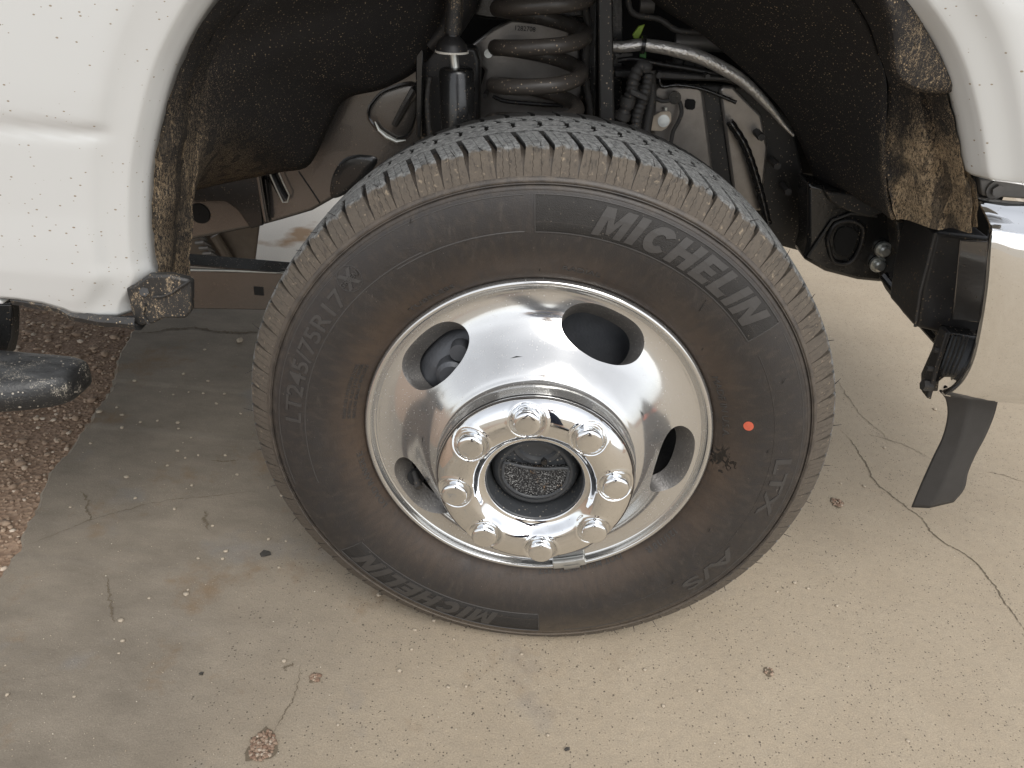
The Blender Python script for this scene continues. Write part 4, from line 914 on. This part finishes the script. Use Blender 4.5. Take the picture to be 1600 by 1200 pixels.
# pipes, wiring, heat wrap
hw_px = [(948, 72), (975, 73), (1000, 70), (1020, 72), (1050, 77), (1090, 88), (1130, 107), (1165, 130), (1200, 165), (1225, 196), (1240, 212)]
path = resample(spline([tuple(at(x, y, .375)) for x, y in hw_px], 6), 70); rad = [P(i/69, [(0, .007), (.1, .0085), (.35, .010), (.6, .009), (.8, .0065), (.92, .0035), (1, .002)])*(1+.10*sin(i*2.1)*(i % 3 == 0)) for i in range(70)]
hw = obj('heat_wrapped_line', tube(path, rad, 14), M['silver'], truck)
q = at(1005, 70, .372); obj('wrap_band', cyl(q-Vector((.003, 0, 0)), q+Vector((.003, 0, 0)), .0125, 16), M['black'], hw)
obj('coolant_pipe', tube([at(1055, 66, .46), at(1085, 66, .46), at(1150, 70, .46), at(1200, 76, .46)], .0125, 16), M['pipe'], truck)
obj('side_pipe', tube([at(1000, 8, .46), at(1022, 8, .46)], .012, 14), M['pipe'], truck)
obj('green_clip', pxpoly([(988, 54), (998, 41), (1008, 38), (1003, 50), (997, 62), (990, 60)], .40, .006), M['green'], truck, True, 30, .001)
obj('green_clip', pxpoly([(1000, 78), (1010, 79), (1009, 100), (999, 98)], .41, .006), M['darkgreen'], truck, True, 30, .001)
def hose(name, pts, r, y, mat='hose', parent=None, bead=0):
    pa = resample(spline([tuple(at(a, b, y)) for a, b in pts], 6), 48); rr = [r*(1+bead*(1 if (i//2) % 2 else 0)) for i in range(48)]
    return obj(name, tube(pa, rr, 12), M[mat], parent or truck)
h1 = hose('sensor_hose', [(1010, 112), (1008, 103), (998, 108), (990, 125), (985, 150), (975, 175), (970, 195)], .0085, .35, bead=.18)
obj('hose_collar', merge(cyl(at(982, 152, .35), at(979, 166, .35), .0115, 16), cyl(at(974, 176, .35), at(971, 186, .35), .0125, 16)), M['hose'], h1)
h2 = hose('sensor_hose', [(1014, 115), (1010, 138), (1003, 160), (996, 180), (992, 205)], .0075, .355, bead=.15)
obj('hose_clip', pxpoly([(985, 138), (1012, 150), (1012, 160), (984, 148)], .335, .02), M['hose'], h2, True, 30, .002)
hose('sensor_hose', [(1016, 110), (1018, 150), (1012, 190), (1008, 215)], .0075, .37)
hose('brake_line', [(1022, 152), (1035, 158), (1048, 156), (1054, 150), (1062, 160), (1065, 175), (1060, 190), (1052, 205), (1048, 225)], .0033, .39)
p = at(1054, 152, .392); obj('line_grommet', cyl(p, p-Vector((0, .006, 0)), .0095, 20), M['black'], truck)
for (x, y, w_, h_) in ((1067, 108, 5, 5), (1040, 106, 9, 2), (1030, 107, 3, 4), (965, 105, 9, 2)):
    obj('wiring_connector', pxpoly([(x-w_, y-h_), (x+w_, y-h_), (x+w_, y+h_), (x-w_, y+h_)], .44, .01), M['flakewhite' if w_ < 7 else 'pipe'], truck, True, 30, .001)
for (x, y, r) in ((1058, 97, .010), (1075, 99, .012), (1092, 102, .010), (1048, 100, .007)): obj('wiring_bundle', cyl(at(x-8, y, .45), at(x+8, y+2, .45), r, 14), M['hose'], truck)
obj('bracket_arm', pxpoly([(960, 82), (990, 84), (985, 94), (975, 97), (960, 96)], .43, .01), M['pipe'], truck, True, 30, .002)

for pts, r_, y_, m_ in (([(905, -20), (918, 40), (914, 110), (922, 180), (915, 240)], .005, .385, 'hose'), ([(980, -20), (988, 20), (1030, 30), (1060, 48), (1110, 50)], .004, .40, 'hose'),
    ([(1030, 120), (1034, 135), (1060, 133), (1100, 140), (1150, 160)], .0028, .395, 'black'), ([(965, 95), (990, 92), (1030, 100), (1080, 108), (1130, 118)], .0035, .40, 'satin'), ([(672, 120), (668, 160), (672, 215)], .004, .34, 'hose'),
    ([(1140, 190), (1165, 230), (1185, 290), (1200, 350)], .006, .385, 'black'), ([(770, 150), (790, 158), (830, 162), (880, 165)], .003, .41, 'satin')):
    hose('wiring_loom', pts, r_, y_, m_, None, .12)
for x, y, r_ in ((672, 95, .006), (739, 90, .005), (893, 60, .005), (758, 150, .004), (1106, 120, .004), (1030, 118, .005), (1190, 215, .006), (1215, 260, .006), (640, 100, .004), (1232, 300, .006), (1160, 126, .004)):
    a = at(x, y, .372); obj('flange_bolt', cyl(a+Vector((0, .04, 0)), a, r_, 6), M['hose'], truck, True, 30)

# ---- front of the frame: horn, bolts, bumper box ----------------
hn = obj('frame_horn', pxpoly([(1262, 285), (1330, 300), (1370, 318), (1405, 345), (1418, 352), (1400, 410), (1380, 442), (1340, 438), (1290, 425), (1255, 405), (1262, 380)], .30, .06), M['black'], truck, True, 40, .006, 3)
hp = [(1292, 372), (1310, 343), (1345, 352), (1340, 382), (1325, 412), (1300, 408)]
obj('horn_opening', pxpoly([tuple(q) for q in spline([(1303, 375), (1311, 358), (1328, 356), (1340, 365), (1336, 384), (1325, 399), (1308, 396), (1303, 375)], 5)[:-1]], .296, .004), M['void'], hn, False)
obj('opening_rim', tube([at(x, y, .296) for x, y in spline([(1293, 376), (1304, 352), (1328, 345), (1348, 356), (1344, 386), (1328, 410), (1303, 408), (1293, 376)], 6)], .0032, 10), M['satin'], hn)
obj('horn_edge', tube([at(x, y, .296) for x, y in ((1262, 402), (1280, 375), (1300, 345), (1330, 333), (1370, 338))], .0022, 8), M['hose'], hn)
obj('upper_bracket', pxpoly([(1290, 300), (1345, 304), (1390, 330), (1360, 340), (1325, 330), (1300, 318)], .28, .02), M['muddy'], hn, True, 40, .003)
for x, y in ((1381, 391), (1373, 414)):
    a = at(x, y, .292); obj('flange_bolt', merge(cyl(a+Vector((0, .006, 0)), a, .0125, 24), cyl(a, a-Vector((0, .010, 0)), .0088, 24, [(0, .009), (.7, .0088), (1, .006)])), M['zinc'], hn, True, 30)
bb = obj('bumper_bracket', pxpoly([(1400, 345), (1460, 362), (1452, 380), (1440, 440), (1430, 510), (1400, 470), (1385, 440), (1405, 400)], .26, .05), M['muddy'], truck, True, 40, .004)
obj('bracket_crease', tube([at(x, y, .256) for x, y in ((1452, 375), (1420, 400), (1400, 425))], .003, 8), M['hose'], bb)
bk = obj('bumper_end_box', merge(pxpoly([(1462, 362), (1550, 372), (1545, 430), (1535, 500), (1528, 530), (1475, 522), (1430, 512), (1440, 450)], .10, .10)), M['satin'], truck, True, 40, .006, 3)
obj('box_flange', tube([at(x, y, .098) for x, y in ((1462, 364), (1450, 410), (1438, 455), (1430, 510))], .0022, 8), M['hose'], bk)
obj('box_panel', pxpoly([(1500, 375), (1550, 378), (1535, 505), (1488, 500)], .098, .003), M['frame'], bk, True, 40, .0015)
obj('valance_top_gap', pxpoly([(1530, 280), (1610, 283), (1610, 312), (1535, 306)], .05, .01), M['pipe'], truck, True, 40, .002)
a = at(1557, 297, .047); obj('valance_bolt', merge(cyl(a+Vector((0, .004, 0)), a, .011, 24), cyl(a, a-Vector((0, .005, 0)), .007, 6)), M['pipe'], truck, True, 30)
# lower bracket with the light hole
lb = obj('lower_bracket', merge(pxpoly([(1482, 520), (1530, 528), (1528, 580), (1512, 600), (1500, 612), (1497, 590), (1476, 590), (1468, 596), (1466, 612), (1452, 612), (1452, 600), (1470, 560)], .075, .03)), M['black'], truck, True, 40, .002)
obj('bracket_flange', pxpoly([(1478, 520), (1486, 520), (1468, 575), (1455, 625), (1448, 622), (1462, 570)], .06, .02), M['satin'], lb, True, 40, .0015)
for k in range(4): obj('clip_finger' if k == 0 else 'clip_finger.%03d' % k, tube([at(1492+7*k, 526, .07), at(1480+7*k, 560, .07), at(1472+6*k, 585, .07)], .0014, 6), M['hose'], lb)
for x, y, r in ((1466, 547, .0038), (1455, 576, .0038), (1448, 602, .008)):
    a = at(x, y, .065); obj('small_bolt', cyl(a-Vector((.006, 0, 0)), a+Vector((.006, 0, 0)), r, 6), M['hose'], lb)
obj('push_clip', cyl(at(1476, 605, .06), at(1492, 609, .06), .003, 8), M['black'], lb)
obj('tow_rod', tube([at(1380, 430, .27), at(1430, 492, .22), at(1478, 545, .16)], .0075, 10), M['black'], truck)
obj('tow_rod_edge', tube([at(1392, 432, .255), at(1430, 482, .215), at(1476, 536, .15)], .0025, 8), M['muddy'], truck)

# ---- chrome bumper ------------------------------------------------
# section measured down the wheel-side edge, swept forward and curving round the corner
E = [((1524, 307), .035), ((1529, 313), .020), ((1537, 328), .004), ((1548, 350), -.012), ((1551, 362), -.022), ((1549, 380), -.026), ((1547, 410), -.028), ((1543, 454), -.027), ((1534, 511), -.020), ((1523, 560), -.006), ((1508, 592), .010), ((1490, 611), .028), ((1475, 618), .045)]
ec = [at(*p_, y_) for p_, y_ in E]
rows = []
edge0 = [Vector((v.x+.010, v.y+.03, v.z-.001)) for v in ec]
rows.append([tuple(v) for v in edge0]); rows.append([tuple(v+Vector((-.0005, .006, 0))) for v in ec]); rows.append([tuple(v) for v in ec])
for dx in (.004, .012, .025, .05, .09, .14, .20, .28):
    row = []
    for i, v in enumerate(ec):
        fl = P(dx, [(0, 0), (.012, -.004), (.025, -.006), (.09, -.004), (.28, .03)])
        # the lower edge levels off away from the wheel
        z = v.z + (.0 if i < 7 else 0); x = v.x+dx
        if i >= 10: x = v.x+dx*(1.25)
        row.append((x, v.y+fl, z+(-.006*(dx/.05) if i in (3, 4) else 0)*0))
    rows.append(row)
ext = rows[-1]
for a in np.linspace(.15, pi/2, 10): rows.append([(p[0]+.22*sin(a), p[1]+.26*(1-cos(a)), p[2]) for p in ext])
rows.append([(p[0], 1.0, p[2]) for p in rows[-1]])
cols = [resample(spline(r, 4), 60) for r in rows]
bmp = obj('front_bumper', grid([[tuple(p) for p in r] for r in cols]), M['chrome'], truck, True, 60)
sdm = bmp.modifiers.new('t', 'SOLIDIFY'); sdm.thickness = .003; sdm.offset = -1
# deflector flap below the bumper
fp_l = [(1468, 612), (1478, 625), (1480, 652), (1472, 685), (1458, 715), (1440, 755), (1424, 793)]
fp_m = [(1515, 612), (1512, 640), (1505, 668), (1496, 700), (1484, 730), (1470, 762), (1452, 794)]
fp_r = [(1562, 614), (1554, 648), (1540, 682), (1525, 710), (1513, 738), (1507, 764), (1490, 785)]
cv_ = [[at(x, y, Y_) for x, y in c] for c, Y_ in ((fp_l, .085), (fp_m, .076), (fp_r, .082))]
fl_ = obj('air_deflector', loft(cv_, 30, 8), M['plastic'], truck); s_ = fl_.modifiers.new('t', 'SOLIDIFY'); s_.thickness = .004

# ---- running board -------------------------------------------------
pr = [(.035, .435), (.02, .4475), (-.03, .4500), (-.062, .4500), (-.078, .4465), (-.088, .438), (-.093, .425), (-.090, .412), (-.080, .404), (-.05, .400), (.02, .400), (.034, .41)]
pr = [tuple(p_) for p_ in spline([np.array(p_) for p_ in pr]+[np.array(pr[0])], 3)][:-1]
cy_, cz_ = -.03, .425; rows = []
tipx = -.622
yb_ = .03
for dx, s in ((.0, .02), (.0, .45), (.002, .68), (.006, .82), (.014, .92), (.026, .98), (.045, 1.0), (.08, 1), (.14, 1), (.22, 1), (.35, 1), (1.6, 1)):
    f_ = P(dx, [(0, .58), (.03, .68), (.06, .80), (.14, 1.0), (.35, 1.12), (1.6, 1.15)]); c0 = yb_+(cy_-yb_)*f_
    rows.append([(tipx-dx-(.035 if y > -.0 else 0)*0, c0+(y-cy_)*s*f_, cz_-.006+(z-cz_)*s*.96) for y, z in pr])
rb = obj('running_board', grid(rows, closed_u=True), m_scuff(), truck, True, 50)
sb = obj('step_bracket', pxpoly([(-60, 474), (17, 475), (19, 500), (18, 530), (13, 556), (-60, 556)], .06, .02), M['black'], truck, True, 40, .003)

# ================================================================ PHOTOGRAPHER (seen mirrored in the chrome)
man = bpy.data.objects.new('person', None); COL.objects.link(man); man.location = (.03, -1.36, 0)
tag(man, 'person in dark blue cap and shirt holding a phone, mirrored in the chrome hub cover', 'person')
skinm = m_plain('skin', (.42, .27, .19), .55); shirt = m_plain('navy_shirt', (.022, .035, .11), .8); jeans = m_plain('dark_jeans', (.03, .038, .065), .85); cap = m_plain('blue_cap', (.015, .028, .13), .7)
mx, my = .03, -1.36
phone_c = CAM-CF*.008
hl_ = phone_c-CR*.075-CF*.012-CU*.01; hr_ = phone_c+CR*.075-CF*.012-CU*.01
B = [(mx, my, .95, .15, .11), (mx, my-.01, 1.12, .14, .10), (mx, my-.01, 1.30, .16, .10), (mx, my, 1.45, .11, .08), (mx, my+.02, 1.53, .055, .055), (mx, my+.05, 1.60, .07, .08), (mx, my+.06, 1.68, .085, .095), (mx, my+.05, 1.74, .07, .08),
     (mx-.19, my, 1.42, .058, .058), (mx-.24, my+.06, 1.17, .045, .045), (hl_.x-.03, hl_.y-.06, hl_.z-.03, .032, .032), (hl_.x-.012, hl_.y-.02, hl_.z-.01, .03, .018),
     (mx+.19, my, 1.42, .058, .058), (mx+.24, my+.06, 1.17, .045, .045), (hr_.x+.03, hr_.y-.06, hr_.z-.03, .032, .032), (hr_.x+.012, hr_.y-.02, hr_.z-.01, .03, .018),
     (mx-.10, my, .84, .09, .09), (mx-.12, my+.02, .50, .062, .062), (mx-.13, my-.02, .10, .042, .042), (mx-.14, my+.12, .035, .035, .03),
     (mx+.10, my, .84, .09, .09), (mx+.12, my+.02, .50, .062, .062), (mx+.13, my-.02, .10, .042, .042), (mx+.14, my+.12, .035, .035, .03)]
BE = [(0, 1), (1, 2), (2, 3), (3, 4), (4, 5), (5, 6), (6, 7), (3, 8), (8, 9), (9, 10), (10, 11), (3, 12), (12, 13), (13, 14), (14, 15), (0, 16), (16, 17), (17, 18), (18, 19), (0, 20), (20, 21), (21, 22), (22, 23)]
def skin_obj(name, verts, edges, mat, grow=1.0, sub=2):
    me = bpy.data.meshes.new(name); me.from_pydata([tuple(Vector(v[:3])-man.location) for v in verts], edges, [])
    o = link(name, me, mat, man); o.modifiers.new('skin', 'SKIN').use_smooth_shade = True
    if not me.skin_vertices:
        bm = bmesh.new(); bm.from_mesh(me); bm.verts.layers.skin.verify(); bm.to_mesh(me); bm.free()
    for i, v in enumerate(verts): me.skin_vertices[0].data[i].radius = (v[3]*grow, (v[4] if len(v) > 4 else v[3])*grow)
    me.skin_vertices[0].data[0].use_root = True
    sb_ = o.modifiers.new('sub', 'SUBSURF'); sb_.levels = sub; sb_.render_levels = sub; return o
skin_obj('body', B, BE, skinm)
skin_obj('shirt', [B[0], B[1], B[2], B[3], B[8], B[9], B[12], B[13]], [(0, 1), (1, 2), (2, 3), (3, 4), (4, 5), (3, 6), (6, 7)], shirt, 1.10)
skin_obj('trousers', [(mx, my, 1.0, .15, .11), (mx, my, .92, .155, .12)]+B[16:19]+B[20:23], [(0, 1), (1, 2), (2, 3), (3, 4), (1, 5), (5, 6), (6, 7)], jeans, 1.13)
for sgn, h_ in ((-1, hl_), (1, hr_)):            # four fingers behind the phone and a thumb on its edge, each hand
    for k in range(4):
        b0 = h_-CR*(-sgn)*.012+CU*(.024-.016*k)-CF*.012; m_ = b0-CR*sgn*.02-CF*.006; e_ = m_-CR*sgn*(.022-.003*abs(k-1))+CF*.002
        skin_obj('finger' if (sgn < 0 and k == 0) else 'finger.%03d' % (k+(4 if sgn > 0 else 0)), [(*b0, .0085), (*m_, .008), (*e_, .0068)], [(0, 1), (1, 2)], skinm, 1, 1)
    b0 = h_-CU*.03-CF*.012; m_ = b0+CU*.01-CR*sgn*.018; e_ = m_+CU*.012-CR*sgn*.02+CF*.001
    skin_obj('thumb' if sgn < 0 else 'thumb.001', [(*b0, .011), (*m_, .0095), (*e_, .008)], [(0, 1), (1, 2)], skinm, 1, 1)
hd = Vector((mx, my+.055, 1.70)); rows = []
for k in range(9):
    a = k/8*pi/2; rows.append([(hd.x+.098*cos(a)*cos(t), hd.y+.112*cos(a)*sin(t), hd.z+.105*sin(a)) for t in np.linspace(0, 2*pi, 25)[:-1]])
obj('cap', grid(rows, closed_u=True), cap, man)
obj('cap_brim', prism([(hd.x+.085*cos(t), hd.y+.05+.125*sin(t), hd.z+.005-.03*sin(t)) for t in np.linspace(0, pi, 14)], (0, 0, .006)), cap, man)
obj('nose', cyl((mx, hd.y+.085, 1.655), (mx, hd.y+.112, 1.635), .012, 10, [(0, .008), (.6, .014), (1, .008)]), skinm, man)
for sx in (-1, 1):
    obj('eye' if sx < 0 else 'eye.001', cyl((mx+.03*sx, hd.y+.085, 1.668), (mx+.03*sx, hd.y+.093, 1.667), .010, 12), M['void'], man)
    obj('ear' if sx < 0 else 'ear.001', cyl((mx+.082*sx, hd.y, 1.65), (mx+.10*sx, hd.y-.01, 1.65), .026, 12), skinm, man)
    obj('shoe' if sx < 0 else 'shoe.001', box((mx+.135*sx, my+.06, .04), (.095, .28, .078)), M['satin'], man, True, 40, .03, 3)
obj('mouth', cyl((mx-.022, hd.y+.094, 1.605), (mx+.022, hd.y+.094, 1.605), .004, 8), m_plain('lips', (.3, .12, .1), .5), man)
rotm = Matrix((CR, CU, -CF)).transposed()
ph = obj('mobile_phone', box(phone_c, (.162, .078, .009), rotm), M['black'], None, True, 30, .003, 3)
tag(ph, 'dark mobile phone held level in both hands by the person in the blue cap', 'phone')

for o in list(COL.objects):
    if o.name.startswith('_'): bpy.data.objects.remove(o)
